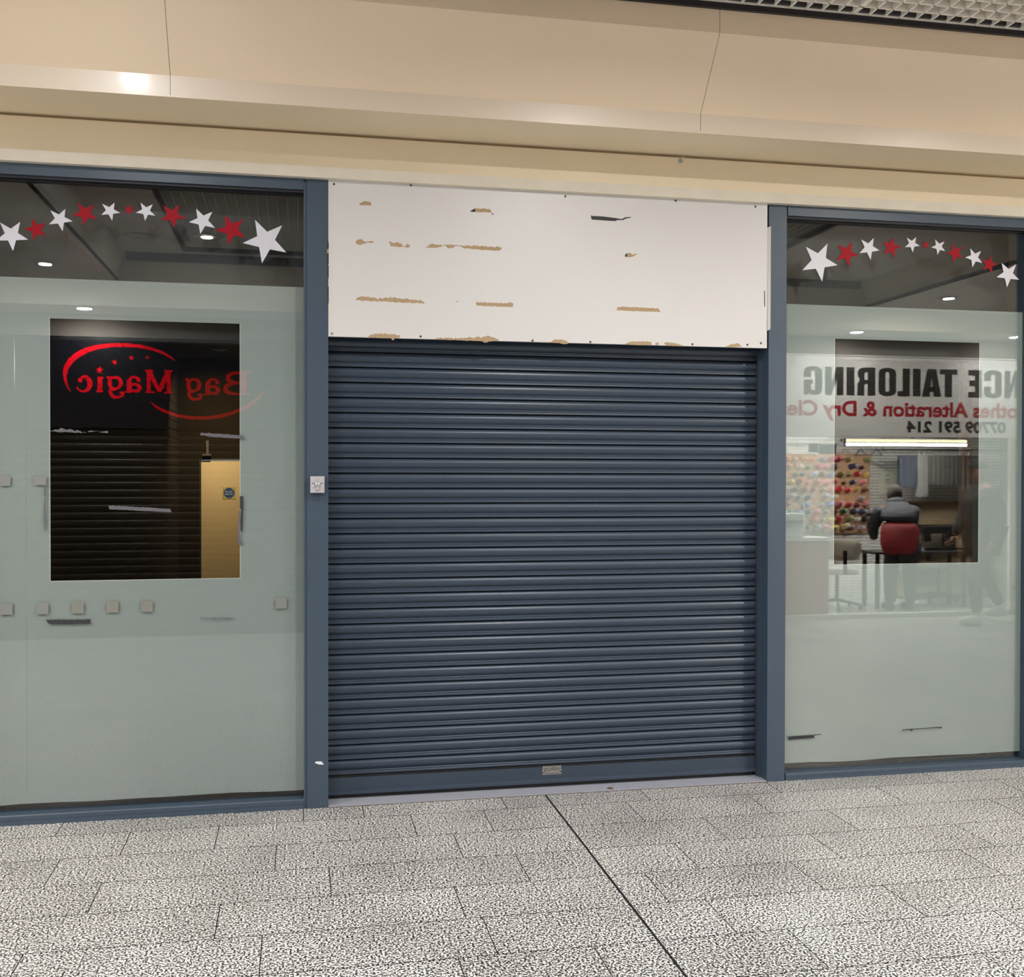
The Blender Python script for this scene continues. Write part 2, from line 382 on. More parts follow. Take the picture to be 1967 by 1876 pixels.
STL = [(z1([(0, 628), (228, 622), (318, 822), (147, 950), (-45, 832)]), 'w', 'white star sticker cut by the left picture edge, lowest on the left window'),
 (z1([(360, 580), (517, 633), (523, 786), (371, 828), (272, 700)]), 'r', 'red star sticker on the left window, leftmost of its red ones'),
 (z1([(568, 492), (736, 476), (820, 614), (706, 727), (552, 650)]), 'w', 'white star sticker on the left window crossing the pale reflected beam'),
 (z1([(876, 402), (1055, 426), (1098, 595), (941, 665), (814, 549)]), 'r', 'red star sticker on the left window just right of the reflected beam'),
 (z1([(1150, 418), (1290, 406), (1354, 520), (1264, 608), (1142, 543)]), 'w', 'small white star sticker left of the tiniest red star on the left window'),
 (z1([(1398, 442), (1482, 430), (1527, 496), (1466, 548), (1393, 514)]), 'r', 'tiniest red star sticker at the top of the arc on the left window'),
 (z1([(1583, 404), (1720, 424), (1748, 552), (1634, 610), (1532, 518)]), 'w', 'small white star sticker right of the tiniest red star on the left window'),
 (z2([(196, 436), (374, 426), (455, 582), (318, 692), (165, 605)]), 'r', 'red star sticker on the left window right of the small white pair'),
 (z2([(567, 472), (750, 508), (780, 690), (614, 758), (485, 625)]), 'w', 'white star sticker just above the bright reflected lamp on the left window'),
 (z2([(890, 545), (1096, 594), (1124, 800), (933, 880), (783, 718)]), 'r', 'red star sticker beside the largest white star on the left window'),
 (z2([(1231, 600), (1536, 662), (1583, 966), (1309, 1088), (1092, 860)]), 'w', 'largest white star sticker at the right end of the left window arc')]
STR = [(z3([(202, 353), (377, 327), (458, 502), (334, 634), (174, 543)]), 'w', 'largest white star sticker at the left end of the right window arc'),
 (z3([(461, 333), (577, 312), (628, 424), (553, 514), (448, 460)]), 'r', 'red star sticker beside the largest white star on the right window'),
 (z3([(650, 294), (751, 282), (797, 382), (726, 460), (637, 404)]), 'w', 'white star sticker between two large red stars on the right window'),
 (z3([(823, 312), (908, 272), (971, 353), (924, 441), (831, 415)]), 'r', 'second red star sticker from the left on the right window'),
 (z3([(1019, 280), (1095, 275), (1123, 346), (1068, 400), (1004, 356)]), 'w', 'small white star sticker left of the tiniest red star on the right window'),
 (z3([(1156, 305), (1199, 314), (1198, 360), (1162, 376), (1139, 341)]), 'r', 'tiniest red star sticker at the top of the arc on the right window'),
 (z3([(1248, 294), (1323, 310), (1329, 388), (1267, 418), (1216, 358)]), 'w', 'small white star sticker right of the tiniest red star on the right window'),
 (z3([(1382, 327), (1469, 352), (1472, 447), (1395, 485), (1338, 406)]), 'r', 'red star sticker on the right window, third of its larger red ones'),
 (z3([(1532, 366), (1620, 388), (1629, 484), (1549, 520), (1491, 440)]), 'w', 'white star sticker between the last two red stars on the right window'),
 (z3([(1706, 424), (1753, 492), (1710, 566), (1634, 542), (1628, 455)]), 'r', 'rightmost red star sticker on the right window'),
 (z3([(1786, 484), (1904, 495), (1927, 620), (1829, 681), (1743, 599)]), 'w', 'white star sticker at the low right end of the right window arc')]
for t_ in STL+STR: star(*t_)

# ------------------------------------------------------------------ shutter
sh = thing('roller_shutter', 'closed blue grey ribbed roller shutter under the white scuffed board', 'shutter', (1.27, .13, 0))
SP = [(0, .0), (.02, .006), (.07, .0105), (.14, .0135), (.22, .015), (.30, .0152), (.38, .0138), (.46, .011), (.54, .0065), (.60, .002), (.635, .0005),
      (.655, .0045), (.675, .0056), (.72, .0056), (.745, .0042), (.78, .0042), (.805, .0058), (.875, .0066), (.90, .0066), (.915, .004), (.918, -.012), (.995, -.012), (1.0, .0)]
zb = at(650, 1491, .12).z; ztop = 2.2012; npit = 28; pit = (ztop-zb)/npit
mb = MB(); prof = []
z = ztop+pit
for k in range(npit+1):
    for t, o_ in SP[:-1]: prof.append((.13-o_, z-t*pit))
    z -= pit
n = len(prof); x0, x1 = .128, 2.412
v = [(x0, *p) for p in prof]+[(x1, *p) for p in prof]
fs = [(i, i+1, i+1+n, i+n) for i in range(n-1)]
mi = []
for i in range(n-1):
    j = i % (len(SP)-1); mi.append(1 if j in (19, 20, 21) else 0)
mb.v = v; mb.f = fs; mb.m = mi
mb.box(x0, x1, .145, .15, zb, ztop+pit)
mb.build('slat_curtain', [SHUT, DARKSH], sh)
bb = MB(); yb = .112
bb.prism_x([(yb, zb-.006), (yb, .046), (yb-.012, .043), (yb-.013, .028), (yb+.02, .026), (.15, .026), (.15, zb-.006)], .138, 2.405)
bar = bb.build('bottom_bar', SHUT, sh, bevel=.001)
MB().box(.138, 2.405, .118, .15, zb-.006, zb+.003).build('bar_gap', DARKSH, sh)
MB().box(.14, 2.40, .122, .16, .003, .027).build('under_bar_strip', BLACK, sh)  # black strip filling the gap under the bottom bar
for nm, xa, xb in (('guide_rail', .128, .139), ('guide_rail', 2.388, 2.398)):
    MB().box(xa, xb, .075, .19, 0.004, 2.26).build(nm, FRAME, sh)
MB().box(2.380, 2.389, .088, .110, .004, 2.25).build('rail_lip', mat('rail_dark', (.035, .045, .065), .45), sh)
# maker's plate riveted to the bottom bar
pl = MB(); a = at(1042, 1471.5, yb); b = at(1078, 1486, yb)
pl.box(a.x, b.x, yb-.0015, yb, b.z, a.z); plate = pl.build('nameplate', BRASSD, sh); plate['label'] = 'small metal maker plate riveted to the bottom bar'
def text_mesh(s, mat_, parent, x, y, z, h, width=None, face=-1, bold=0, name='lettering', depth=.0006, mb=None, shear=0, arc=0):
    cu = bpy.data.curves.new('t', 'FONT'); cu.body = s; cu.size = 1; cu.offset = bold; cu.shear = shear; cu.resolution_u = 4
    o = bpy.data.objects.new('t', cu); COL.objects.link(o); dg = bpy.context.evaluated_depsgraph_get(); dg.update()
    me = bpy.data.meshes.new_from_object(o.evaluated_get(dg)); vs = [Vector(q.co) for q in me.vertices]; fs = [tuple(p.vertices) for p in me.polygons]
    bpy.data.objects.remove(o); bpy.data.curves.remove(cu); bpy.data.meshes.remove(me)
    xa = min(q.x for q in vs); xb = max(q.x for q in vs); sy = h/.72; sx = sy if width is None else width/(xb-xa)
    out = []
    for q in vs:
        X = (q.x-xa)*sx; Z = q.y*sy
        if arc and width: Z *= 1-arc*(1-(2*X/width-1)**2)*0; Z += arc*(1-(2*X/width-1)**2)
        out.append((x+X if face < 0 else x-X, y, z+Z))
    if mb is None: mb = MB(); mb.add(out, fs); return mb.build(name, mat_, parent)
    mb.add(out, fs); return mb
pw = b.x-a.x; ph = a.z-b.z
tm = MB()
text_mesh('S', None, None, a.x+.004, yb-.0019, b.z+ph*.22, ph*.52, .007, mb=tm, bold=.02)
text_mesh('ROLLWRIGHT', None, None, a.x+.012, yb-.0019, b.z+ph*.36, ph*.46, pw-.024, mb=tm, bold=.01, arc=.003)
text_mesh('S', None, None, b.x-.011, yb-.0019, b.z+ph*.22, ph*.52, .007, mb=tm, bold=.02)
tm.box(a.x+.014, b.x-.014, yb-.0018, yb-.0015, b.z+ph*.14, b.z+ph*.20)
for e_ in ((a.x+.002, b.x-.002, b.z+.002, b.z+.003), (a.x+.002, b.x-.002, a.z-.003, a.z-.002), (a.x+.002, a.x+.003, b.z+.002, a.z-.002), (b.x-.003, b.x-.002, b.z+.002, a.z-.002)):
    tm.box(e_[0], e_[1], yb-.0018, yb-.0015, e_[2], e_[3])
pt = tm.build('plate_lettering', BLACK, plate)
for xx in (a.x+.004, b.x-.004):
    MB().lathe((xx, yb-.0015, (a.z+b.z)/2), (0, -1, 0), [(.0035, 0), (.003, .0015), (0, .002)], 12).build('rivet', CHROME, plate, True)
# threshold
th = sroot('trim_5', 'pale grey painted threshold plate under the roller shutter', 'threshold', (1.27, .08, 0))
MB().prism_x([(.0, 0.0), (.0, .006), (.21, .006), (.21, 0)], .139, 2.396).build('plate', STEELP, th)
mb = MB(); rnd = random.Random(5); pts = []
for i in range(41): pts.append((.14+2.255*i/40, -.004-rnd.random()*.004))
mb.add([(x, y, .0012) for x, y in pts]+[(x, .003, .0015) for x, y in pts], [(i, i+1, i+42, i+41) for i in range(40)])
mb.add([(x, y, .0012) for x, y in pts]+[(x, y, -.001) for x, y in pts], [(i, i+1, i+42, i+41) for i in range(40)])
mb.build('dirty_edge', RUST, th)
pc = Vector(atz(1172, 1514, .006))
MB().lathe(pc, (0, 0, 1), [(.018, 0), (.014, .003), (.008, .004), (0, .004)], 9).build('rust_spot', RUST, th)
struct(MB().box(-1.5, 3.95, .19, .25, 2.24, 3.2).build('trim_6', BLACK), 'dark shutter housing behind the white board', 'housing')

# ------------------------------------------------------------------ white board over the shutter
pn = thing('fascia_board', 'scuffed white board with peeled patches above the roller shutter', 'board', (1.26, 0, 2.6))
PYF = -.004
MB().box(.1385, 2.386, PYF, .014, 2.262, 3.03).build('panel', WHITEP, pn, bevel=.001)
MB().box(.14, 2.384, .014, .03, 2.262, 3.03).build('edge_backing', BLACK, pn)
MB().box(.1405, .1585, PYF-.0009, PYF, 2.264, 2.99).build('edge_strip', mat('edge_strip', (.62, .60, .58), .5), pn)
def patch(poly, name='peeled_patch', m=None, parent=pn, th_=.0006, y=PYF, label=None):
    P = [at(px, py, y) for px, py in poly]
    o = MB().poly_y([(p.x, p.z) for p in P], y-th_, y+.0002).build(name, m or MDF, parent)
    if label: o['label'] = label
    return o
def zz(l, s, ox, oy): return [(ox+x/s, oy+y/s) for x, y in l]
def jag(top, bot, s, ox, oy, amp=3, seed=1, step=14):
    rnd = random.Random(seed); out = []; amp *= 1.9; step *= .7
    for line, am in ((top, amp), (list(reversed(bot)), amp*.6)):
        for (ax, ay), (bx, by) in zip(line, line[1:]):
            k = max(1, int(math.hypot(bx-ax, by-ay)/step))
            for i in range(k): 
                t = i/k; out.append((ax+(bx-ax)*t, ay+(by-ay)*t+(rnd.uniform(-am, am) if i else 0)))
        out.append(line[-1])
    q = [out[0]]
    for p_ in out[1:]:
        if math.hypot(p_[0]-q[-1][0], p_[1]-q[-1][1]) > .5: q.append(p_)
    if math.hypot(q[0][0]-q[-1][0], q[0][1]-q[-1][1]) < .5: q.pop()
    return zz(q, s, ox, oy)
A = (3.934, 560, 320); B = (3.934, 1040, 320)
patch(jag([(511, 292), (517, 275), (550, 260), (585, 266), (600, 266), (603, 292)], [(511, 292), (560, 291), (603, 294)], *A, 1, 2))
patch(jag([(1375, 340), (1385, 315), (1440, 318), (1497, 322), (1517, 345)], [(1375, 342), (1450, 344), (1517, 347)], *A, 2, 3))
patch(zz([(1347, 340), (1365, 325), (1387, 318), (1385, 342)], *A), m=BLACK, name='dark_gouge')
patch(zz([(1507, 357), (1521, 354), (1531, 360), (1515, 362)], *A), m=BLACK, name='dark_gouge')
patch(jag([(484, 570), (495, 555), (530, 550), (560, 566), (620, 566)], [(490, 585), (520, 592), (560, 576), (620, 572)], *A, 3, 4, 10))
patch(jag([(731, 574), (745, 564), (770, 576), (800, 568), (822, 578), (850, 603), (878, 582), (897, 600)], [(745, 580), (745, 600), (800, 606), (850, 606), (878, 613), (897, 604)], *A, 2, 5, 12))
patch(jag([(1010, 608), (1050, 586), (1090, 588), (1130, 592), (1150, 592), (1180, 588), (1210, 590), (1250, 594), (1330, 597), (1450, 600), (1560, 606), (1590, 612)],
          [(1015, 612), (1090, 612), (1125, 606), (1145, 596), (1165, 596), (1180, 614), (1215, 616), (1235, 600), (1270, 600), (1300, 616), (1350, 620), (1450, 630), (1570, 636), (1588, 622)], *A, 3, 6, 14))
patch(jag([(484, 1005), (510, 985), (545, 980), (560, 985), (600, 990), (650, 1000), (700, 990), (740, 988), (830, 998), (900, 1005), (980, 1010), (1017, 1032)],
          [(486, 1010), (560, 1012), (650, 1018), (750, 1022), (900, 1028), (1015, 1034)], *A, 4, 7, 12))
patch(jag([(1394, 1024), (1450, 1026), (1540, 1030), (1600, 1034), (1660, 1026), (1677, 1036)], [(1397, 1048), (1500, 1054), (1600, 1058), (1670, 1061)], *A, 2, 8))
patch(jag([(576, 1283), (610, 1268), (650, 1262), (700, 1262), (760, 1268), (820, 1272)], [(580, 1288), (640, 1292), (700, 1295), (755, 1296), (757, 1309), (776, 1309), (778, 1296), (820, 1292)], *A, 3, 9, 12))
patch(jag([(1078, 1303), (1110, 1292), (1200, 1295), (1290, 1296), (1350, 1288), (1440, 1290), (1480, 1276), (1520, 1290), (1560, 1300)],
          [(1085, 1305), (1150, 1306), (1260, 1312), (1350, 1315), (1445, 1318), (1450, 1328), (1480, 1328), (1490, 1320), (1565, 1318)], *A, 3, 10, 14))
patch(zz([(1240, 1016), (1262, 1017), (1262, 1019), (1240, 1019)], *A), m=BLACK, name='dark_gouge')
patch(zz([(374, 363), (380, 372), (460, 376), (560, 388), (605, 396), (635, 382), (680, 380), (672, 386), (640, 392), (615, 404), (568, 404), (565, 411), (520, 410), (380, 400), (375, 385)], *B), m=BLACK, name='dark_gouge', label='long black gouge with a raised tail near the board top')
patch(jag([(645, 660), (665, 648), (690, 665), (722, 657)], [(640, 682), (670, 684), (695, 680), (724, 660)], *B, 2, 11, 10))
patch(zz([(628, 680), (638, 656), (646, 654), (648, 680)], *B), m=BLACK, name='dark_gouge')
patch(jag([(567, 1084), (577, 1060), (640, 1059), (750, 1064), (885, 1072), (901, 1096)], [(567, 1084), (650, 1089), (780, 1094), (901, 1098)], *B, 1.5, 12))
patch(jag([(55, 1328), (100, 1308), (170, 1308), (203, 1330)], [(60, 1330), (120, 1330), (180, 1340), (203, 1334)], *B, 3, 13, 10))
patch(jag([(632, 1342), (665, 1322), (740, 1320), (830, 1322), (832, 1340)], [(632, 1344), (700, 1346), (760, 1350), (820, 1348), (832, 1344)], *B, 2, 14, 12))
patch(jag([(862, 1330), (887, 1328)], [(862, 1346), (887, 1348)], *B, 2, 15, 8))
patch(jag([(925, 1335), (945, 1327), (1000, 1332), (1075, 1352)], [(930, 1340), (950, 1352), (1010, 1352), (1075, 1358)], *B, 2, 16, 12))
patch(jag([(1396, 1358), (1430, 1340), (1490, 1336), (1514, 1356)], [(1398, 1360), (1440, 1363), (1500, 1360), (1514, 1358)], *B, 1.5, 17, 12))
for l in ([(272, 545), (284, 590), (284, 620), (274, 622)], [(277, 655), (290, 650), (288, 700), (278, 738), (274, 735)], [(276, 745), (286, 748), (286, 842), (275, 838)], [(276, 905), (290, 910), (298, 990), (290, 1025), (278, 1033)]):
    patch(zz(l, *A), m=BLACK, name='dark_gouge')
patch(zz([(268, 622), (288, 628), (284, 652), (268, 655)], *A))
patch(zz([(1683, 938), (1689, 938), (1690, 1058), (1684, 1056)], *B), m=BLACK, name='dark_gouge')
for px, py in ((641.5, 353.5), (789.2, 355.7), (1086, 377), (1297.8, 385.5), (1451, 396.7), (637.5, 640.7), (808, 646), (1023, 654), (1134, 656.7), (1330, 661), (1461.5, 659), (1435.5, 662)):
    p = at(px, py, PYF)
    s_ = MB(); s_.lathe((p.x, PYF+.0003, p.z), (0, -1, 0), [(.0058, 0), (.0055, .0012), (.003, .0016), (.0014, .0009), (0, .0009)], 12)
    s_.build('screw', mat('dark_screw', (.07, .055, .045), .5, metal=.4), pn, True)

# ------------------------------------------------------------------ key switch
a = at(596, 914.5, -.04); b = at(623.5, 946.5, -.04)
ks = thing('key_switch', 'small square grey key switch box on the post beside the shutter', 'switch', (a.x, 0, b.z))
MB().box(a.x, b.x, -.040, 0, b.z, a.z).build('box', GREYPL, ks, bevel=.0025)
cx, cz = (a.x+b.x)/2, (a.z+b.z)/2
MB().lathe((cx, -.040, cz+.002), (0, -1, 0), [(.0105, 0), (.0105, .008), (.008, .012), (0, .012)], 20).build('lock_barrel', CHROME, ks, True)
MB().box(cx-.001, cx+.001, -.0525, -.0515, cz-.002, cz+.008).build('key_slot', BLACK, ks)
MB().prism_x([(-.046, cz-.004), (-.046, cz-.026), (-.041, cz-.028), (-.041, cz-.004)], cx-.006, cx+.006).build('key_cover', GREYPL, ks, bevel=.001)
for s_ in (-1, 1): MB().lathe((cx+s_*.019, -.040, cz-.006), (0, -1, 0), [(.0042, 0), (.0035, .0018), (0, .0022)], 12).build('screw', CHROME, ks, True)
text_mesh('Close', BLACK, ks, a.x+.006, -.0403, cz+.004, .0055, .014, bold=.02)
text_mesh('Open', BLACK, ks, b.x-.019, -.0403, cz+.004, .0055, .013, bold=.02)
MB().box(cx-.0008, cx+.0008, -.0405, -.04, cz+.019, cz+.026).build('lettering', BLACK, ks)

# ------------------------------------------------------------------ torn tape and adhesive pads on the glass
def tape(poly, m, label, cat='tape', g=None, th_=.0006):
    P = [at(px, py, SY) for px, py in poly]
    o = MB().poly_y([(p.x, p.z) for p in P], SY-th_, SY).build('tape_strip' if cat == 'tape' else 'adhesive_pad', m)
    tag(o, label, cat, g); return o
def zt(l): return zz(l, 2.8424, 0, 560)
tape(jag([(275, 757), (300, 752), (340, 745), (400, 755), (440, 762), (470, 768)], [(275, 764), (340, 768), (400, 769), (468, 771)], 2.8424, 0, 560, 3, 20, 12), TAPEG, 'torn grey tape scrap at the left edge of the left cut out')
tape(jag([(480, 763), (500, 758), (545, 764), (590, 762)], [(480, 767), (520, 762), (560, 770), (590, 773)], 2.8424, 0, 560, 1.5, 21, 10), TAPEG, 'thin torn crumbs of grey tape beside the torn scrap')
tape(jag([(592, 1167), (700, 1172), (850, 1180), (930, 1186)], [(597, 1188), (700, 1192), (800, 1198), (937, 1204)], 2.8424, 0, 560, 1, 22), TAPEG, 'grey tape strip low in the middle of the left cut out')
tape(jag([(1100, 768), (1180, 776), (1280, 782), (1325, 784), (1337, 802)], [(1090, 782), (1150, 792), (1250, 799), (1330, 802)], 2.8424, 0, 560, 1.5, 23), TAPEG, 'grey tape strip overlapping the right edge of the left cut out')
tape(jag([(250, 1790), (330, 1790), (440, 1789), (494, 1788)], [(265, 1812), (350, 1814), (494, 1811)], 2.8424, 0, 560, 1, 24), TAPEB, 'short black tape strip under the left cut out beside the pads')
tape(jag([(1092, 1779), (1180, 1782), (1277, 1780)], [(1095, 1784), (1180, 1787), (1275, 1785)], 2.8424, 0, 560, 1.2, 25), TAPEG, 'thin dark tape sliver below the right half of the left cut out')
C = (6.7, 60, 780)
tape(zz([(165, 1012), (186, 1012), (188, 1100), (184, 1250), (188, 1420), (186, 1600), (172, 1612), (164, 1520), (160, 1380), (165, 1280), (172, 1180), (164, 1100)], *C), TAPEG, 'upright grey tape sliver left of the left cut out')
D = (5.358, 300, 780)
tape(zz([(862, 925), (895, 925), (896, 1060), (886, 1290), (868, 1285), (866, 1180), (880, 1070), (862, 1050)], *D), TAPEB, 'upright black torn tape on the right edge of the left cut out')
tape(zz([(850, 1080), (866, 1065), (862, 1280), (870, 1390), (886, 1400), (884, 1428), (854, 1425), (842, 1400)], *D), TAPEG, 'upright grey tape remnant under the black torn tape')
E8 = (9.835, 1400, 1380)
tape(zz([(1120, 340), (1300, 325), (1590, 305), (1745, 288), (1748, 300), (1610, 318), (1620, 362), (1400, 378), (1130, 396)], *E8), TAPEB, 'black tape strip low in the left corner of the right window')
F8 = (7.367, 1700, 1380)
tape(zz([(250, 155), (400, 143), (600, 130), (720, 120), (805, 118), (805, 136), (700, 132), (400, 153), (372, 180), (355, 160), (262, 165), (252, 178)], *F8), TAPEB, 'thin black tape sliver low on the right window')
tape(zz([(1245, 775), (1255, 780), (1278, 828), (1268, 830)], 11.72, 1840, 1060), TAPEB, 'tiny dark tape crumb near the right edge of the right window')
PB = (6.557, 0, 1100); gp = 'adhesive pads in a row under the left cut out'
for i, (x0, y0, x1, y1, lb) in enumerate(((0, 385, 158, 528, 'square adhesive pad at the far left picture edge of the lower row'), (458, 375, 612, 520, 'pale adhesive pad second in the row above the black tape'),
    (903, 368, 1055, 510, 'yellowish adhesive pad above the right end of the black tape'), (1343, 360, 1493, 500, 'yellowish adhesive pad third from the right end of the row'),
    (1775, 353, 1925, 492, 'adhesive pad with a dark edge, second from the right in the row'))):
    tape(zz([(x0, y0), (x1, y0-1), (x1, y1), (x0, y1)], *PB), PAD if i > 1 else PAD2, lb, 'adhesive pad', gp, .0004)
tape([(529, 1148), (551, 1148), (551, 1168), (529, 1169)], PAD2, 'faint adhesive pad alone near the post', 'adhesive pad', gp, .0004)
tape([(0, 914), (20, 914), (20, 933), (0, 933)], PAD2, 'white adhesive pad at the picture edge level with the key switch', 'adhesive pad', None, .0004)
tape([(66, 914), (89, 914), (89, 931), (66, 932)], PAD2, 'white adhesive pad beside the left edge of the left cut out', 'adhesive pad', None, .0004)

# ------------------------------------------------------------------ inside the empty shop
XLW, XRW, YB = -1.40, 3.80, 8.0
def slatwall(name, x, y0, y1, flip, label, zoff, z1=3.0):
    mb = MB(); z = zoff
    s_ = 1 if flip else -1
    mb.box(min(x, x+s_*.03), max(x, x+s_*.03), y0, y1, 0, z1, 1)
    while z < z1:
        za, zb_ = max(0, z-.1+.004), min(z-.004, z1)
        mb.box(min(x, x-s_*.012), max(x, x-s_*.012), y0, y1, za, zb_, 0); z += .1
    return struct(mb.build(name, [SLAT, SLATG]), label, 'wall')
slatwall('wall_left', XLW, .22, YB, False, 'dark slatted wall inside the shop seen through the left cut out', .025)
slatwall('wall_right', XRW, .4, 1.95, True, 'dark slatted wall inside the shop seen through the right cut out', .04)
struct(MB().box(XRW-.03, XRW+.03, .36, .40, 0, 2.9).build('trim_7', mat('rusty_brown', (.10, .05, .025), .6, noise=.5, nscale=20)), 'rusty brown upright post at the end of the right slatted wall', 'post')
struct(MB().box(XRW+.035, XRW+.40, .203, YB, 0, 3.06).box(3.935, 4.03, .115, .203, 0, 3.0).build('wall_inside_right', mat('inner_wall_grey', (.10, .09, .075), .8)), 'dark inner side wall of the empty shop', 'wall')
struct(MB().box(-1.7, XLW-.035, .203, YB, 0, 3.06).build('wall_inside_left', SLATG), 'dark outer side wall of the empty shop', 'wall')
WB = struct(MB().box(XLW, -1.145, YB, YB+.1, 0, 3.0).box(-.18, XRW, YB, YB+.1, 0, 3.0).box(-1.145, -.18, YB, YB+.1, 1.80, 3.0).build('wall_back', mat('brown_back_wall', (.012, .008, .0035), .95, spec=.05, noise=.1)), 'brown back wall of the empty shop', 'wall')
struct(MB().box(XLW, XRW+.1, .25, YB, 3.0, 3.05).build('ceiling_inside', mat('shop_ceiling', (.04, .036, .03), .8)), 'dark ceiling of the empty shop', 'ceiling')
dr = sroot('door_1', 'pale wooden fire door lit at the back of the empty shop', 'door', (-.66, YB, 0))
MB().box(-1.14, -.19, YB-.02, YB+.02, 0, 1.785).build('door_leaf', DOORM, dr, bevel=.002)
MB().box(-1.165, -1.14, YB-.03, YB+.0, 0, 1.80).box(-.19, -.13, YB-.03, YB, 0, 1.86).box(-1.165, -.13, YB-.03, YB, 1.787, 1.81).build('door_frame', mat('dark_door_frame', (.012, .009, .006), .5), dr)
p = at(440, 946.5, YB-.024); sgn = MB(); sgn.box(p.x-.075, p.x+.075, YB-.024, YB-.02, p.z-.072, p.z+.072)
sg = sgn.build('fire_door_sign', mat('sign_yellow', (.42, .33, .10), .5), dr)
MB().lathe((p.x, YB-.0245, p.z), (0, -1, 0), [(.062, 0), (.062, .001), (0, .001)], 28).build('blue_disc', mat('sign_blue', (.015, .05, .16), .5), sg)
text_mesh('Fire door', WSTAR, sg, p.x-.042, YB-.027, p.z+.006, .017, .084, bold=.01)
text_mesh('keep shut', WSTAR, sg, p.x-.045, YB-.027, p.z-.022, .017, .09, bold=.01)
for dx in (-.066, .066):
    MB().box(p.x+dx-.0015, p.x+dx+.0015, YB-.025, YB-.024, p.z-.068, p.z+.068).build('sign_border', BLACK, sg)
MB().box(-1.12, -1.02, YB-.09, YB-.02, 1.84, 1.86).box(-1.08, -1.05, YB-.06, YB, 1.86, 2.02).build('door_closer', mat('closer_metal', (.06, .045, .03), .5), dr)
lamp = thing('bulkhead_lamp', 'small round lamp on the shop ceiling near the fire door', 'lamp', (-.85, 6.9, 3.0))
MB().lathe((-.85, 6.9, 3.0), (0, 0, -1), [(.09, 0), (.09, .02), (.07, .03), (.0, .032)], 20).build('lamp_body', GREYPL, lamp, True)
lo = disk_light('shop_lamp_glow', (-.85, 6.9, 2.93), .1, 17, (1, .82, .55), rot=(math.radians(38), 0, math.radians(8)), spread=100)

# ------------------------------------------------------------------ ceiling of the mall
BX0, BX1 = -1.65, 5.95
cl = sroot('ceiling', 'pale mall ceiling with raised centre bay and dropped side bays', 'ceiling', (2, -3, 3.7))
ZC = 3.70
GX0, GX1, GY0, GY1 = -1.02, 4.35, -4.98, -.68
mb = MB()
mb.box(XL, BX0, -5.3, -.66, 3.40, 3.44); mb.box(BX1, XR, -5.3, -.66, 3.40, 3.44)
mb.build('dropped_bay', PLAST, cl)
mb = MB(); mb.box(BX0, GX0-.03, -5.3, -.68, ZC-.02, ZC+.02); mb.box(GX1+.03, BX1, -5.3, -.68, ZC-.02, ZC+.02); mb.box(GX0-.03, GX1+.03, -5.3, GY0-.03, ZC-.02, ZC+.02)
mb.build('plaster_panel', PLAST, cl)
for x, s_ in ((BX0, 1), (BX1, -1)):
    mb = MB(); P = [(x, 3.398), (x, 3.50), (x+s_*.06, ZC-.015), (x-s_*.03, ZC+.02), (x-s_*.03, 3.398)]
    mb.add([(q[0], -5.3, q[1]) for q in P]+[(q[0], -.66, q[1]) for q in P], [(i, (i+1) % 5, (i+1) % 5+5, i+5) for i in range(5)])
    mb.build('bay_side', CREAM_GLOSS, cl)
struct_grid = MB()
bx = .0042; pitch = .078
nx = int((GX1-GX0)/pitch); ny = int((GY1-GY0)/pitch)
def gridbar(x0, x1, y0, y1):
    struct_grid.box(x0, x1, y0, y1, ZC+.012, ZC+.062)
for i in range(nx+1):
    x = GX0+i*pitch; wv = bx if i % 15 else .012; gridbar(x-wv, x+wv, GY0, GY1)
for j in range(ny+1):
    y = GY1-j*pitch; gridbar(GX0, GX1, y-bx, y+bx)
struct_grid.build('egg_crate_grid', GRIDM, cl)
mb = MB(); t_ = .03
mb.box(GX0-t_, GX0, GY0-t_, GY1, ZC-.024, ZC+.09); mb.box(GX1, GX1+t_, GY0-t_, GY1, ZC-.024, ZC+.09); mb.box(GX0-t_, GX1+t_, GY0-t_, GY0, ZC-.024, ZC+.09)
mb.box(GX0+1.05, GX0+1.09, GY0, GY1, ZC+.03, ZC+.09)
mb.build('grid_trim', TRIMB, cl)
MB().box(BX0-.1, BX1+.1, -5.4, -.60, 4.15, 4.2).build('void_deck', VOIDM, cl)
MB().box(BX0-.1, BX1+.1, -.70, -.60, 3.72, 4.2).build('void_side', VOIDM, cl)
def lampfix(x, y, z, lab, r=.095, lit=True):
    t = thing('downlight', lab, 'ceiling light', (x, y, z), 'recessed downlights in the mall ceiling')
    MB().lathe((x, y, z), (0, 0, -1), [(r-.012, -.03), (r-.012, 0), (r+.018, .0), (r+.018, .008), (r-.004, .010), (r-.012, .002)], 28).build('trim_ring', mat('lamp_ring', (.55, .54, .52), .35), t, True)
    MB().cyl((x, y, z+.028), (0, 0, -1), r-.012, .004, 28).build('lens', LENS if lit else VOIDM, t)
labs = ['round downlight in the grid ceiling whose glare shows on the cream band', 'round downlight above the left window near the bulkhead', 'round downlight above the shutter near the bulkhead',
        'round downlight above the right window near the bulkhead', 'round downlight in the dropped left bay near the shopfront', 'round downlight in the dropped left bay near the black sign',
        'bright round downlight reflected under the white star in the left window', 'round downlight reflected above the film edge in the right window', 'round downlight in the grid ceiling across from the shutter']
for (x, y, z, *_), lb in zip(LAMPS, labs): lampfix(x, y, z, lb)
for (x, y, z, *_), lb in zip(SOFFIT_LAMPS, ('soffit downlight over the black and red sign', 'soffit downlight over the end of the tailor sign', 'soffit downlight over the middle of the tailor sign')): lampfix(x, y, z, lb, .08)
q = rv(268, 447, 4.55); lampfix(-1.36, -4.43, ZC-.02, 'unlit downlight in the plaster strip beside the grid', .11, False)

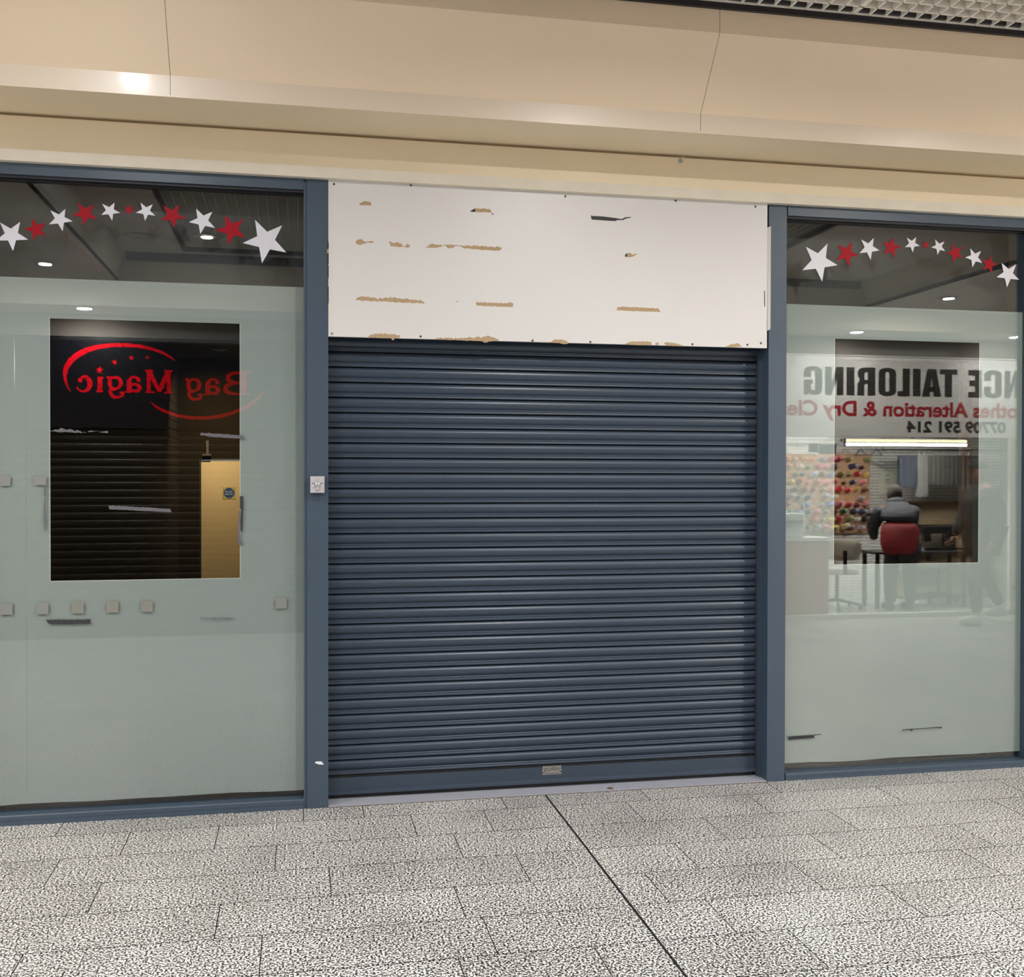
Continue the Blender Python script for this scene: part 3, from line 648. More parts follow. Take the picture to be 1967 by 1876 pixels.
# ------------------------------------------------------------------ the shops across the mall
ow = sroot('wall_opposite', 'cream bulkhead over the shops across the mall', 'bulkhead', (3, YO, 3.2))
PO = [(YO-.3, 3.18), (-5.22, 3.18), (-5.22, 3.27), (-5.15, 3.58), (-5.15, 3.60), (-5.15, 3.72), (YO-.3, 3.72)]
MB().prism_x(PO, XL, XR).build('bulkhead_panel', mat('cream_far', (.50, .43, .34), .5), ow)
MB().prism_x([(-5.15, 3.60), (-5.14, 3.60), (-5.14, 3.72), (-5.15, 3.72)], BX0+.08, BX1-.08).build('black_edge_trim', TRIMB, ow)
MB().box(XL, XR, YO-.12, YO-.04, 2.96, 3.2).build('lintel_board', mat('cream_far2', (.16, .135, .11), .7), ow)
# left: black sign over a roller shutter
sgn = thing('shop_sign', 'black shop sign with red lettering and arcs, reflected in the left window', 'sign', (-1, YO, 2.5))
MB().box(-4.3, 1.15, YO-.06, YO-.012, 2.07, 2.958).build('sign_board', mat('gloss_black_board', (.006, .006, .010), .25), sgn, bevel=.003)
REDS = mat('red_sign_letter', (.80, .003, .014), .45, spec=.1)
def Zs(x, y): p = rv(x/2.8424, 560+y/2.8424, 5.85+.012); return (p.x, p.z)
LB = MB(); LY0, LY1 = YO-.0125, YO-.0105
def outline(pts): LB.poly_y([Zs(*p) for p in pts], LY0, LY1)
def stroke(pts, ws):
    if not isinstance(ws, (list, tuple)): ws = [ws]*len(pts)
    # smooth resample
    P = [Vector((x, y, 0)) for x, y in pts]; out = []; W_ = []
    if len(P) > 2:
        for i in range(len(P)-1):
            p0 = P[max(i-1, 0)]; p1 = P[i]; p2 = P[i+1]; p3 = P[min(i+2, len(P)-1)]
            for k in range(6):
                t = k/6; out.append(.5*((2*p1)+(p2-p0)*t+(2*p0-5*p1+4*p2-p3)*t*t+(3*p1-p0-3*p2+p3)*t**3)); W_.append(ws[i]*(1-t)+ws[i+1]*t)
        out.append(P[-1]); W_.append(ws[-1])
    else: out = P; W_ = list(ws)
    L_ = []; R_ = []
    for i, p in enumerate(out):
        d = (out[min(i+1, len(out)-1)]-out[max(i-1, 0)]).normalized(); nrm = Vector((-d.y, d.x, 0))*W_[i]/2
        L_.append(Zs(*(p+nrm).xy)); R_.append(Zs(*(p-nrm).xy))
    n_ = len(out); ky = LY1+len(LB.f)*.0000012; v = [(a_[0], ky, a_[1]) for a_ in L_]+[(a_[0], ky, a_[1]) for a_ in R_]+[(a_[0], LY0, a_[1]) for a_ in L_]+[(a_[0], LY0, a_[1]) for a_ in R_]
    fs = [(i, i+1, n_+i+1, n_+i) for i in range(n_-1)]+[(i, i+1, 2*n_+i+1, 2*n_+i) for i in range(n_-1)]+[(n_+i, n_+i+1, 3*n_+i+1, 3*n_+i) for i in range(n_-1)]
    fs += [(0, n_, 3*n_, 2*n_), (n_-1, 2*n_-1, 4*n_-1, 3*n_-1)]
    LB.add(v, fs)
def ball(x, y, r): LB.poly_y([Zs(x+r*math.cos(k*math.pi/8), y+r*math.sin(k*math.pi/8)) for k in range(16)], LY0, LY1)
outline([(390, 555), (365, 520), (348, 480), (342, 445), (350, 405), (375, 365), (415, 330), (470, 305), (530, 290), (600, 282), (680, 281), (760, 288), (830, 304), (890, 326), (935, 353), (960, 382),
         (935, 366), (890, 342), (820, 318), (750, 306), (680, 302), (610, 303), (540, 314), (480, 333), (430, 360), (395, 390), (372, 425), (365, 460), (368, 500), (378, 530)])
outline([(820, 600), (850, 636), (900, 662), (960, 684), (1040, 697), (1120, 699), (1200, 691), (1270, 672), (1330, 648), (1390, 612), (1430, 570), (1445, 535), (1420, 560), (1375, 598), (1320, 632), (1260, 655), (1190, 672), (1120, 681), (1040, 680), (970, 668), (900, 645), (850, 620)])
for x, y, r, ro in ((544, 428, 24, .1), (625, 385, 18, .15), (718, 361, 16, .1), (805, 360, 12, .2)):
    outline([(x+(r if i % 2 == 0 else r*.42)*math.sin(ro+math.pi*i/5), y-(r if i % 2 == 0 else r*.42)*math.cos(ro+math.pi*i/5)) for i in range(10)])
def g_a(dx, dy):
    S = lambda l: [(x+dx, y+dy) for x, y in l]
    stroke(S([(706, 482), (706, 520), (703, 540)]), [26, 28, 26]); stroke(S([(706, 488), (722, 467), (750, 470), (760, 484)]), [24, 14, 14, 16]); ball(757+dx, 482+dy, 12)
    stroke(S([(712, 508), (745, 506), (762, 524), (748, 542), (716, 540)]), [12, 16, 26, 18, 12]); stroke(S([(682, 547), (716, 547)]), [8, 12])
def g_g(dx, dy):
    S = lambda l: [(x+dx, y+dy) for x, y in l]
    stroke(S([(628, 468), (604, 476), (600, 500), (608, 524), (630, 530), (652, 520), (660, 498), (650, 474), (628, 468)]), [12, 18, 24, 18, 12, 18, 24, 18, 12])
    stroke(S([(583, 467), (604, 472), (616, 476)]), [14, 14, 14])
    stroke(S([(612, 530), (602, 545), (618, 572), (645, 576), (668, 566), (670, 552), (650, 552)]), [16, 20, 18, 14, 16, 14, 8]); stroke(S([(610, 534), (632, 536)]), 12)
stroke([(432, 484), (448, 468), (474, 468), (492, 500), (480, 534), (450, 544), (428, 534), (420, 520)], [12, 14, 20, 28, 20, 12, 9, 7]); ball(438, 484, 13)
stroke([(546, 464), (546, 546)], 27); stroke([(527, 545), (564, 545)], 9); stroke([(546, 466), (566, 472)], [12, 8])
g_g(0, 0); g_a(0, 0); g_g(429, 11); g_a(429, 13)
stroke([(812, 432), (812, 548)], 22); stroke([(922, 436), (922, 552)], 22)
stroke([(812, 430), (870, 545)], [26, 18]); stroke([(922, 434), (868, 545)], [30, 24])
for x0_, x1_, y_ in ((792, 836, 431), (793, 846, 548), (898, 942, 434), (896, 944, 552)): stroke([(x0_, y_), (x1_, y_)], 10)
stroke([(1332, 440), (1332, 562)], 28); stroke([(1332, 446), (1280, 444), (1248, 460), (1252, 484), (1290, 497), (1332, 498)], [14, 16, 24, 24, 14, 10])
stroke([(1332, 500), (1280, 500), (1238, 516), (1236, 544), (1280, 558), (1332, 558)], [10, 14, 26, 26, 14, 12]); stroke([(1325, 440), (1365, 440)], 10); stroke([(1325, 560), (1365, 560)], 10)
LB.build('lettering', REDS, sgn)['label'] = 'red serif lettering, four stars and two curved swooshes'
sh2 = thing('roller_shutter', 'closed bare metal roller shutter under the black sign, reflected in the left window', 'shutter', (-1.6, YO, 0))
mb = MB(); SP2 = [(0, 0), (.05, .006), (.2, .012), (.5, .013), (.75, .007), (.85, .001), (.87, .006), (.94, .006), (.96, -.004)]
prof = []; z = 2.07
while z > .09:
    for t, o_ in SP2: prof.append((YO-.06+o_, z-t*.0755))
    z -= .0755
n = len(prof); mb.add([(-4.2, *p) for p in prof]+[(1.15, *p) for p in prof], [(i, i+1, i+1+n, i+n) for i in range(n-1)])
mb.build('slat_curtain', mat('warm_shutter', (.028, .020, .013), .42, spec=.3, noise=.1), sh2)
MB().box(-4.2, 1.15, YO-.09, YO-.05, .0, .09).build('bottom_bar', mat('warm_shutter', (.028, .020, .013), .42), sh2)
struct(MB().box(XL, -4.3, YO-.2, YO, 0, 2.96).build('wall_far_left', CREAM), 'cream wall pier across the mall', 'wall')
struct(MB().box(1.15, 5.2, YO-.12, YO, 0, 2.96).build('wall_far_middle', mat('grey_shopfront', (.20, .19, .18), .5)), 'grey shopfront between the two reflected shops', 'wall')

# right: tailor's shop, open fronted, with a white sign
sg2 = thing('shop_sign', 'white tailoring sign with black and red lettering, reflected in the right window', 'sign', (7, YO, 2.5))
SIGW = mat('white_sign_board', (.82, .80, .76), .45)
MB().box(5.2, 9.2, YO-.06, YO-.02, 2.055, 2.975).build('sign_board', SIGW, sg2, bevel=.003)
MB().box(5.2, 9.2, YO-.02, YO-.018, 2.955, 2.96).build('board_joint', BLACK, sg2)
def sx(px, py): return rv(px, py, 5.85+.018)
SYL = YO-.0175
SIGK = mat('sign_black_letter', (.035, .033, .028), .45); SIGR = mat('sign_red_letter', (.45, .02, .03), .45)
a = sx(1545, 703); b = sx(1545, 757); hz = a.z-b.z; zb_ = b.z
tl = MB()
xT = sx(1838.5, 740).x; xG = sx(1545, 740).x
# condensed black capitals drawn letter by letter: (x0,x1) pixel spans in the pane
spans = {'T': (1805, 1838.5), 'A': (1771, 1808), 'I': (1753.5, 1768), 'L': (1724, 1747.5), 'O': (1687.5, 1721), 'R': (1647, 1681), 'I2': (1626, 1641), 'N': (1585, 1620), 'G': (1544.5, 1579)}
spans2 = {'E': (1860, 1885.5), 'C': (1890.5, 1924), 'N': (1929.5, 1959.5), 'A': (1962, 1996)}
def letter(ch, p0, p1, mb):
    xa = sx(p1, 740).x; xb = sx(p0, 740).x    # reading starts at the larger x
    W_ = abs(xa-xb); H = hz
    def X(u): return xa-u*W_
    def pg(l): mb.poly_y([(X(u), zb_+v*H) for u, v in l], SYL-.0005, SYL+.002)
    s_ = .36
    if ch == 'T': pg([(0, 1), (1, 1), (1, .82), (.70, .82), (.70, 0), (.30, 0), (.30, .82), (0, .82)])
    elif ch == 'I': pg([(0, 0), (0, 1), (1, 1), (1, 0)])
    elif ch == 'L': pg([(0, 0), (0, 1), (.58, 1), (.58, .18), (1, .18), (1, 0)])
    elif ch == 'E': pg([(0, 0), (0, 1), (1, 1), (1, .81), (.5, .81), (.5, .61), (.9, .61), (.9, .42), (.5, .42), (.5, .19), (1, .19), (1, 0)])
    elif ch == 'A': 
        pg([(0, 0), (.28, 1), (.5, 1), (.5, .72), (.38, 0)]); pg([(1, 0), (.72, 1), (.5, 1), (.5, .72), (.62, 0)]); pg([(.36, .17), (.64, .17), (.62, .36), (.38, .36)])
    elif ch == 'N': pg([(0, 0), (0, 1), (.38, 1), (.64, .42), (.64, 1), (1, 1), (1, 0), (.66, 0), (.36, .58), (.36, 0)])
    elif ch in 'OCGR':
        def arc(cu, cv, ru, rv_, a0, a1, n=8): return [(cu+ru*math.cos(math.radians(a0+(a1-a0)*i/n)), cv+rv_*math.sin(math.radians(a0+(a1-a0)*i/n))) for i in range(n+1)]
        if ch == 'R':
            pg([(0, 0), (0, 1), (.42, 1), (.42, .84), (.42, .0)])
            pg([(.42, 1)]+arc(.6, .78, .4, .22, 80, -20, 6)+[(.86, .56), (.60, .56), (.62, .70), (.60, .82), (.42, .84)])
            pg([(.42, .56), (.86, .56), (1, .42), (1, 0), (.62, 0), (.62, .36), (.54, .42), (.42, .42)])
        else:
            top = arc(.5, .84, .5, .17, 180, 0, 10); bot = arc(.5, .16, .5, .17, 0, -180, 10)
            it = arc(.5, .80, .12, .06, 180, 0, 6); ib = arc(.5, .20, .12, .06, 0, -180, 6)
            pg(top[:6]+list(reversed(it[:4]))+[(.38, .2)]+[ib[-1-k] for k in range(4)]+[(bot[5])]+bot[6:])           # left half
            if ch == 'O': pg(top[5:]+bot[:6]+list(reversed(ib[:4]))+[(.62, .8)]+list(reversed(it[3:])))
            else:
                pg(top[5:]+[(1, .62), (.62, .62)]+list(reversed(it[3:])))
                if ch == 'C': pg([(1, .40)]+bot[:6]+list(reversed(ib[:4]))+[(.62, .40)])
                else:
                    pg([(1, .52), (1, 0), (.82, 0), (.74, .06)]+[(.5, -.01)]+list(reversed(ib[:4]))+[(.62, .38), (.52, .38), (.52, .52)])
for k_, sp in spans.items(): letter(k_[0], *sp, tl)
for k_, sp in spans2.items(): letter(k_[0], *sp, tl)
tl.build('lettering', SIGK, sg2)['label'] = 'large condensed black capitals'
tl = MB()
xa = sx(1962, 780).x; xb = sx(1513, 780).x; zr = sx(1740, 799).z; hr = sx(1700, 771).z-sx(1700, 799).z
text_mesh('lothes Alteration & Dry Cle', None, None, xa, SYL, zr, hr*1.0, xa-xb, face=1, bold=.028, mb=tl)
text_mesh('C', None, None, xa+.095, SYL, zr, hr*1.0, .085, face=1, bold=.028, mb=tl)
text_mesh('aning', None, None, xb-.01, SYL, zr, hr*1.0, .40, face=1, bold=.028, mb=tl)
tl.build('lettering', SIGR, sg2)['label'] = 'bold red line of lettering'
xa = sx(1932, 818).x; xb = sx(1741.5, 818).x; zr = sx(1840, 830).z; hr = sx(1840, 810).z-zr
text_mesh('07709 591 214', SIGK, sg2, xa, SYL, zr, hr*1.02, xa-xb, face=1, bold=.04)['label'] = 'black telephone number'
# shop shell
SB = -7.55
BR = brickmat()
struct(MB().box(5.2, 9.4, SB-.1, SB, 0, 2.4).build('wall_tailor_back', BR), 'white painted stone cladding at the back of the tailor shop', 'wall')
struct(MB().box(5.1, 5.2, SB, YO, 0, 2.96).box(9.3, 9.4, SB, YO, 0, 2.96).build('wall_tailor_side', mat('tailor_side', (.35, .33, .3), .6)), 'side walls of the tailor shop', 'wall')
struct(MB().box(5.2, 9.4, SB, YO-.06, 2.3, 2.36).build('ceiling_tailor', mat('tailor_ceiling', (.45, .43, .4), .7)), 'low ceiling inside the tailor shop', 'ceiling')
struct(MB().box(5.2, 8.35, YO-.06, YO+.01, 0, .05).box(8.12, 8.18, YO-.05, YO, .05, 2.05).build('trim_8', mat('tailor_trim', (.62, .60, .52), .5)), 'pale doorway trim and step of the tailor shop', 'trim')
tb = thing('tube_light', 'lit twin fluorescent batten hanging under the tailor sign', 'light', (7.2, RY(6.6), 2.0))
a = rv(1617, 853, 6.6); b = rv(1858, 853, 6.6); zt_ = 2.01
MB().box(a.x, b.x, RY(6.6)-.05, RY(6.6)+.01, zt_+.01, zt_+.05).build('housing', mat('batten_cream_glow', (.8, .75, .6), .4, emit=.9), tb)  # housing glows by itself, standing in for light from the tubes
MB().cyl((a.x+.03, RY(6.6)+.02, zt_-.018), (1, 0, 0), .019, b.x-a.x-.06, 14).build('tube', TUBE, tb, True)
MB().cyl((a.x+.03, RY(6.6)+.02, zt_+.028), (1, 0, 0), .017, b.x-a.x-.06, 14).build('tube', emission('warm_tube', (1, .84, .55), 14), tb, True)
for e0 in (a.x, b.x-.03): MB().box(e0, e0+.03, RY(6.6)-.05, RY(6.6)+.045, zt_-.04, zt_+.05).build('end_cap', GREYPL, tb)
disk_light('tube_glow', ((a.x+b.x)/2, RY(6.6)-.1, 1.96), b.x-a.x, 260, (1, .97, .9), shape='RECTANGLE', size_y=.08, rot=(math.radians(-25), 0, 0))
disk_light('tailor_added_fill', (6.2, -6.9, 2.28), .4, 70, (1, .97, .9))  # added fill light to brighten the shop interior, no fitting modelled
# thread rack and spools
rk = tag(MB().box(5.95, 7.36, SB+.001, SB+.02, .86, 1.90).build('thread_rack', mat('brown_peg_board', (.24, .13, .065), .7, noise=.15, nscale=6)), 'brown board holding rows of thread cones on the tailor back wall', 'rack')
SPC = [('white', (.85, .83, .78)), ('cream', (.75, .68, .5)), ('pink', (.85, .30, .38)), ('red', (.55, .03, .04)), ('crimson', (.35, .02, .05)), ('navy', (.03, .04, .10)), ('blue', (.10, .20, .38)), ('pale blue', (.42, .52, .62)),
       ('grey', (.32, .32, .32)), ('lilac', (.42, .38, .48)), ('brown', (.20, .10, .04)), ('dark brown', (.09, .05, .03)), ('orange', (.75, .25, .06)), ('yellow', (.75, .65, .12)), ('green', (.03, .18, .08)), ('black', (.02, .02, .02)), ('olive', (.20, .20, .06)), ('maroon', (.16, .02, .03))]
coln = ['leftmost', 'second', 'third', 'fourth', 'fifth', 'sixth', 'seventh', 'eighth', 'ninth', 'tenth', 'rightmost']
ordn = ['top', 'second', 'third', 'fourth', 'fifth', 'sixth', 'seventh', 'eighth', 'ninth', 'bottom']
def spool_meshes(k):
    nm, c = SPC[k]
    mb = MB(); mb.lathe((0, 0, 0), (0, 1, 0), [(.010, 0), (.034, 0), (.034, .004), (.033, .012), (.026, .105), (.024, .112), (.010, .112)], 14)
    me = mb.build('cone_tmp', mat('thread_'+nm.replace(' ', '_'), c, .8)); 
    mb = MB(); mb.lathe((0, 0, 0), (0, 1, 0), [(.009, .0), (.009, .125), (.015, .125), (.016, .118), (.011, .113)], 12)
    me2 = mb.build('core_tmp', mat('cone_core_'+nm.replace(' ', '_'), tuple(min(1, v*.5+.35) for v in c), .5))
    return me, me2
protos = [spool_meshes(k) for k in range(len(SPC))]
rnd = random.Random(8); nsp = 0
for r_ in range(10):
    zr_ = 1.82-r_*.098
    cols = 11
    for c_ in range(cols):
        if rnd.random() < .08: continue
        k = rnd.randrange(len(SPC)); x = 6.03+c_*.125+(.06 if r_ % 2 else 0)+rnd.uniform(-.015, .015)
        if x > 7.33: continue
        e = bpy.data.objects.new('thread_cone', None); COL.objects.link(e); e.location = (x, SB+.032, zr_+rnd.uniform(-.01, .01)); e.empty_display_size = .03
        s_ = rnd.choice((.75, .9, 1.0, 1.15)); e.scale = (s_, s_, s_); e.rotation_euler = (math.radians(rnd.uniform(8, 18)), 0, math.radians(rnd.uniform(-6, 6)))
        e['label'] = '%s %s thread cone, %s row of the brown rack, %s column' % (SPC[k][0], 'large' if s_ > 1 else 'small' if s_ < .8 else 'mid sized', ordn[r_], coln[c_]); e['category'] = 'thread cone'; e['group'] = 'thread cones on the brown rack'
        for src, nm in zip(protos[k], ('thread', 'core')):
            ch = src.copy(); COL.objects.link(ch); ch.name = nm; ch.parent = e; ch.matrix_parent_inverse = Matrix()
        nsp += 1
for a_, b_ in protos: bpy.data.objects.remove(a_); bpy.data.objects.remove(b_)
YT = SB
p0 = rv(1693, 902, 7.6); p1 = rv(1728, 945, 7.6)
cf = thing('notice_cabinet', 'pale green framed notice sheet beside the thread rack', 'notice', (p0.x, YT, 1.4))
MB().box(p0.x, p1.x, YT, YT+.02, p1.z-.02, p0.z).build('frame', mat('notice_frame', (.60, .62, .52), .5), cf, bevel=.003)
MB().box(p0.x+.015, p1.x-.015, YT+.02, YT+.022, p1.z, p0.z-.02).build('sheet', mat('notice_sheet', (.72, .74, .62), .5), cf)
for i, zf in enumerate((.25, .45, .55, .85)):
    zz_ = p0.z-(p0.z-p1.z)*zf; MB().box(p0.x+.08, p0.x+.14, YT+.022, YT+.0225, zz_-.004, zz_+.004).build('print_line', BLACK, cf)
# clothes rail with hanging trousers
rl = thing('clothes_rail', 'dark clothes rail below the tube light', 'rail', (8, RY(7.2), 1.9))
MB().cyl((7.30, RY(7.25), 1.955), (1, 0, 0), .006, 1.9, 10).build('rail_bar', BLACK, rl)
MB().cyl((7.32, RY(7.25), 1.93), (0, 0, 1), .008, .37, 8).build('rail_hanger', BLACK, rl); MB().cyl((9.1, RY(7.25), 1.93), (0, 0, 1), .008, .37, 8).build('rail_hanger', BLACK, rl)
def garment(x0, x1, zt2, zb2, col, nm, label, folds=5):
    t = thing('hanging_'+nm, label, nm, ((x0+x1)/2, RY(7.25), zt2), 'trousers hanging on the tailor rail')
    y = RY(7.25); n_ = folds*4; mb = MB(); v = []
    for k in range(n_+1):
        u = k/n_; x = x0+(x1-x0)*u; d = .018*math.sin(u*folds*2*math.pi)
        v += [(x, y+.03+d, zt2), (x, y+.035+d*1.2, (zt2+zb2)/2), (x, y+.03+d, zb2+.01*math.sin(u*9))]
    fs = [(3*k+j, 3*k+j+1, 3*k+j+4, 3*k+j+3) for k in range(n_) for j in range(2)]
    m0 = len(v); v += [(q[0], q[1]-.05, q[2]) for q in v]; fs += [tuple(i+m0 for i in reversed(f)) for f in fs]
    mb.add(v, fs); mb.build('cloth', mat('cloth_'+label.split()[0]+'_'+nm, col, .85, noise=.2, nscale=12), t, True)
    MB().tube([((x0+x1)/2, y, zt2+.0), ((x0+x1)/2, y, zt2+.05), ((x0+x1)/2-.012, y-.01, zt2+.062)], .003, 6).build('hook', CHROME, t)
gx = lambda px: rv(px, 900, 7.2).x
garment(gx(1729), gx(1761), 1.88, 1.47, (.022, .028, .042), 'jeans', 'folded blue jeans hanging left end of the rail', 2)
garment(gx(1764), gx(1774), 1.88, 1.34, (.30, .30, .30), 'trousers', 'narrow light grey trousers hanging beside the jeans', 2)
garment(gx(1775), gx(1784), 1.88, 1.36, (.22, .22, .21), 'trousers', 'mid grey trousers hanging third along the rail', 2)
garment(gx(1786), gx(1812), 1.88, 1.50, (.055, .05, .045), 'trousers', 'dark brown trousers hanging mid rail', 3)
garment(gx(1813), gx(1846), 1.88, 1.50, (.045, .045, .042), 'trousers', 'wide black trousers hanging near the rail end', 4)
garment(gx(1850), gx(1880), 1.88, 1.30, (.05, .05, .05), 'coat', 'long black coat hanging at the rail end', 3)
# hangers
for i, (px_, lb) in enumerate(((1627, 'empty wooden hanger above the thread rack'), (1655, 'empty black hanger above the thread rack'), (1685, 'empty black hanger nearest the notice cabinet'))):
    p = rv(px_, 868, 7.6); y = SB+.04
    o = MB().tube([(p.x, y, 2.02), (p.x, y, 1.97)], .003, 6).tube([(p.x-.085, y, 1.88), (p.x, y, 1.965), (p.x+.085, y, 1.88)], .010 if i == 0 else .007, 8).tube([(p.x-.085, y, 1.88), (p.x+.085, y, 1.88)], .004, 6).build('coat_hanger', MDF if i == 0 else BLACK)
    tag(o, lb, 'hanger')
MB_ = MB().cyl((6.2, SB+.04, 2.02), (1, 0, 0), .005, 1.0, 8).build('hanger_rail', BLACK); tag(MB_, 'thin black rail holding the empty hangers', 'rail')
# paper notices upper left
for (x0_, y0_, x1_, y1_, lb) in ((1573, 853, 1606, 872, 'white paper notice hanging beside the tube light'), (1553, 852, 1571, 868, 'smaller tilted white paper notice left of the other')):
    p = rv(x0_, y0_, 6.2); q = rv(x1_, y1_, 6.2)
    t = thing('paper_notice', lb, 'notice', (p.x, RY(6.2), p.z)); MB().box(p.x, q.x, RY(6.2), RY(6.2)+.002, q.z, p.z).build('sheet', WSTAR, t)
    MB().box(p.x+.02, q.x-.02, RY(6.2)+.002, RY(6.2)+.0022, (p.z+q.z)/2, (p.z+q.z)/2+.004).build('print_line', GREYPL, t)
    MB().tube([((p.x+q.x)/2, RY(6.2), p.z), ((p.x+q.x)/2, RY(6.2), 2.3)], .0012, 5).build('string', BLACK, t)
# counter
ct = thing('service_counter', 'red fronted counter with pale top at the left of the tailor shop', 'counter', (5.6, YO-.3, 0))
p = rv(1512, 1037, 6.15); q = rv(1592, 1037, 6.15)
MB().box(5.25, q.x, RY(6.15)-.4, RY(6.15), .0, .86).build('front_panel', mat('counter_red', (.50, .20, .17), .5), ct)
MB().box(5.25, q.x+.02, RY(6.15)-.42, RY(6.15)+.02, .86, .90).build('worktop', mat('counter_top', (.70, .70, .66), .4), ct, bevel=.004)
pr = thing('till_printer', 'white machine standing on the counter', 'machine', (5.5, RY(6.3), .90))
MB().box(5.38, 5.72, RY(6.45), RY(6.2), .90, 1.18).build('body', mat('machine_white', (.65, .65, .66), .4), pr, bevel=.02)
MB().box(5.42, 5.68, RY(6.22), RY(6.17), 1.06, 1.10).build('paper_slot', BLACK, pr)
o = MB().tube([(5.86, RY(6.5), .95), (5.86, RY(6.5), 1.25), (5.84, RY(6.5), 1.36)], .012, 8).build('tape_measure', WSTAR); tag(o, 'white measuring tape hanging by the counter', 'tape measure')
# poster
p = rv(1515, 870, 6.9); q = rv(1549, 950, 6.9)
po = thing('poster', 'dark poster with pale lines left of the thread rack', 'poster', (p.x, SB, 1.5)); MB().box(5.3, 5.85, SB, SB+.006, 1.25, 1.95).build('sheet', mat('poster_dark', (.06, .06, .07), .4), po)
for i in range(8): MB().box(5.5, 5.8, SB+.006, SB+.0065, 1.65-i*.04, 1.655-i*.04).build('print_line', GREYPL, po)
# chairs
def chair(x, y, rz, lab, seatc):
    t = thing('office_chair', lab, 'chair', (x, y, 0))
    M = Matrix.Translation((x, y, 0)) @ Matrix.Rotation(rz, 4, 'Z')
    def tr(mb): mb.v = [tuple(M @ Vector(q_)) for q_ in mb.v]; return mb
    def pad(w_, h_, d_, c_, ax):
        mb = MB(); n_ = 24
        pts = []
        for i in range(n_):
            a_ = 2*math.pi*i/n_; ca, sa = math.cos(a_), math.sin(a_); pts.append((w_/2*math.copysign(abs(ca)**.55, ca), h_/2*math.copysign(abs(sa)**.55, sa)))
        ring = []
        for off, sc_ in ((-d_/2, .92), (-d_/4, 1), (d_/4, 1), (d_/2, .92)):
            ring.append([(c_[0]+px_*sc_, c_[1]+(off if ax == 'y' else py_*sc_), c_[2]+(py_*sc_ if ax == 'y' else off)) for px_, py_ in pts])
        v = sum(ring, []); fs = [(k*n_+i, k*n_+(i+1) % n_, (k+1)*n_+(i+1) % n_, (k+1)*n_+i) for k in range(3) for i in range(n_)]+[tuple(range(n_)), tuple(range(3*n_, 4*n_))]
        return mb.add(v, fs)
    sm = mat('chair_fabric_%d' % int(seatc[0]*100), seatc, .7)
    tr(pad(.46, .44, .07, (0, 0, .46), 'z')).build('seat', sm, t, True); tr(pad(.42, .27, .06, (0, -.2, .73), 'y')).build('backrest', sm, t, True)
    tr(MB().box(-.02, .02, -.25, -.225, .44, .72)).build('back_bar', BLACK, t); tr(MB().cyl((0, 0, .1), (0, 0, 1), .022, .33, 12)).build('pillar', BLACK, t)
    for k in range(5):
        a_ = 2*math.pi*k/5; tr(MB().tube([(0, 0, .11), (.28*math.cos(a_), .28*math.sin(a_), .06)], [.02, .014], 8)).build('leg', BLACK, t)
        tr(MB().cyl((.28*math.cos(a_)-.01, .28*math.sin(a_), .03), (1, 0, 0), .028, .02, 12)).build('castor', BLACK, t)
p = rv(1624, 1060, 6.55); chair(p.x, RY(6.75), math.radians(186), 'cream office chair beside the red counter in the tailor shop', (.60, .57, .48))
p = rv(1796, 1020, 7.3); chair(p.x, RY(7.22), math.radians(2), 'dull brown office chair behind the sewing table', (.07, .055, .04))
# sewing table
p0 = rv(1668, 1052, 6.75); p1 = rv(1846, 1062, 6.75)
tb_ = thing('sewing_table', 'dark sewing table where the tailor works', 'table', ((p0.x+p1.x)/2, RY(6.95), 0))
MB().box(p0.x, p1.x, RY(6.94), RY(6.58), .66, .69).build('tabletop', mat('table_dark', (.07, .065, .06), .35), tb_, bevel=.003)
for x_ in (p0.x+.04, p1.x-.06):
    for y_ in (RY(6.91), RY(6.61)): MB().box(x_-.02, x_+.02, y_-.02, y_+.02, 0, .66).build('leg', BLACK, tb_)
sm = thing('sewing_machine', 'dark sewing machine at the right end of the sewing table', 'sewing machine', (p1.x-.28, RY(6.8), .69))
x_ = p1.x-.50; y_ = RY(6.8)
MB().box(x_, x_+.42, y_-.08, y_+.08, .69, .73).build('bed', BLACK, sm, bevel=.006); MB().box(x_+.30, x_+.42, y_-.06, y_+.06, .73, .93).build('column', BLACK, sm, bevel=.01)
MB().box(x_, x_+.42, y_-.05, y_+.05, .90, .99).build('arm', BLACK, sm, bevel=.012); MB().box(x_, x_+.09, y_-.05, y_+.05, .80, .92).build('head', BLACK, sm, bevel=.008)
MB().cyl((x_+.42, y_, .93), (1, 0, 0), .055, .02, 20).build('hand_wheel', CHROME, sm); MB().cyl((x_+.045, y_, .73), (0, 0, 1), .003, .08, 8).build('needle_bar', CHROME, sm)
MB().cyl((x_+.2, y_, .99), (0, 0, 1), .004, .06, 8).build('spool_pin', CHROME, sm)
# cloth heap
bm = bmesh.new(); bmesh.ops.create_icosphere(bm, subdivisions=3, radius=1)
rnd = random.Random(4)
for v_ in bm.verts:
    n_ = 1+.25*math.sin(v_.co.x*7+1)*math.cos(v_.co.y*9)+.15*math.sin(v_.co.z*13); v_.co = Vector((v_.co.x*.13*n_, v_.co.y*.09*n_, max(-.2, v_.co.z)*.055*n_))
me = bpy.data.meshes.new('cloth'); bm.to_mesh(me); bm.free(); me.materials.append(mat('pale_blue_cloth', (.42, .50, .60), .8, noise=.5, nscale=30))
o = bpy.data.objects.new('cloth_heap', me); COL.objects.link(o); o.location = (p1.x-.66, RY(6.75), .705); tag(o, 'crumpled pale blue cloth on the sewing table', 'cloth')
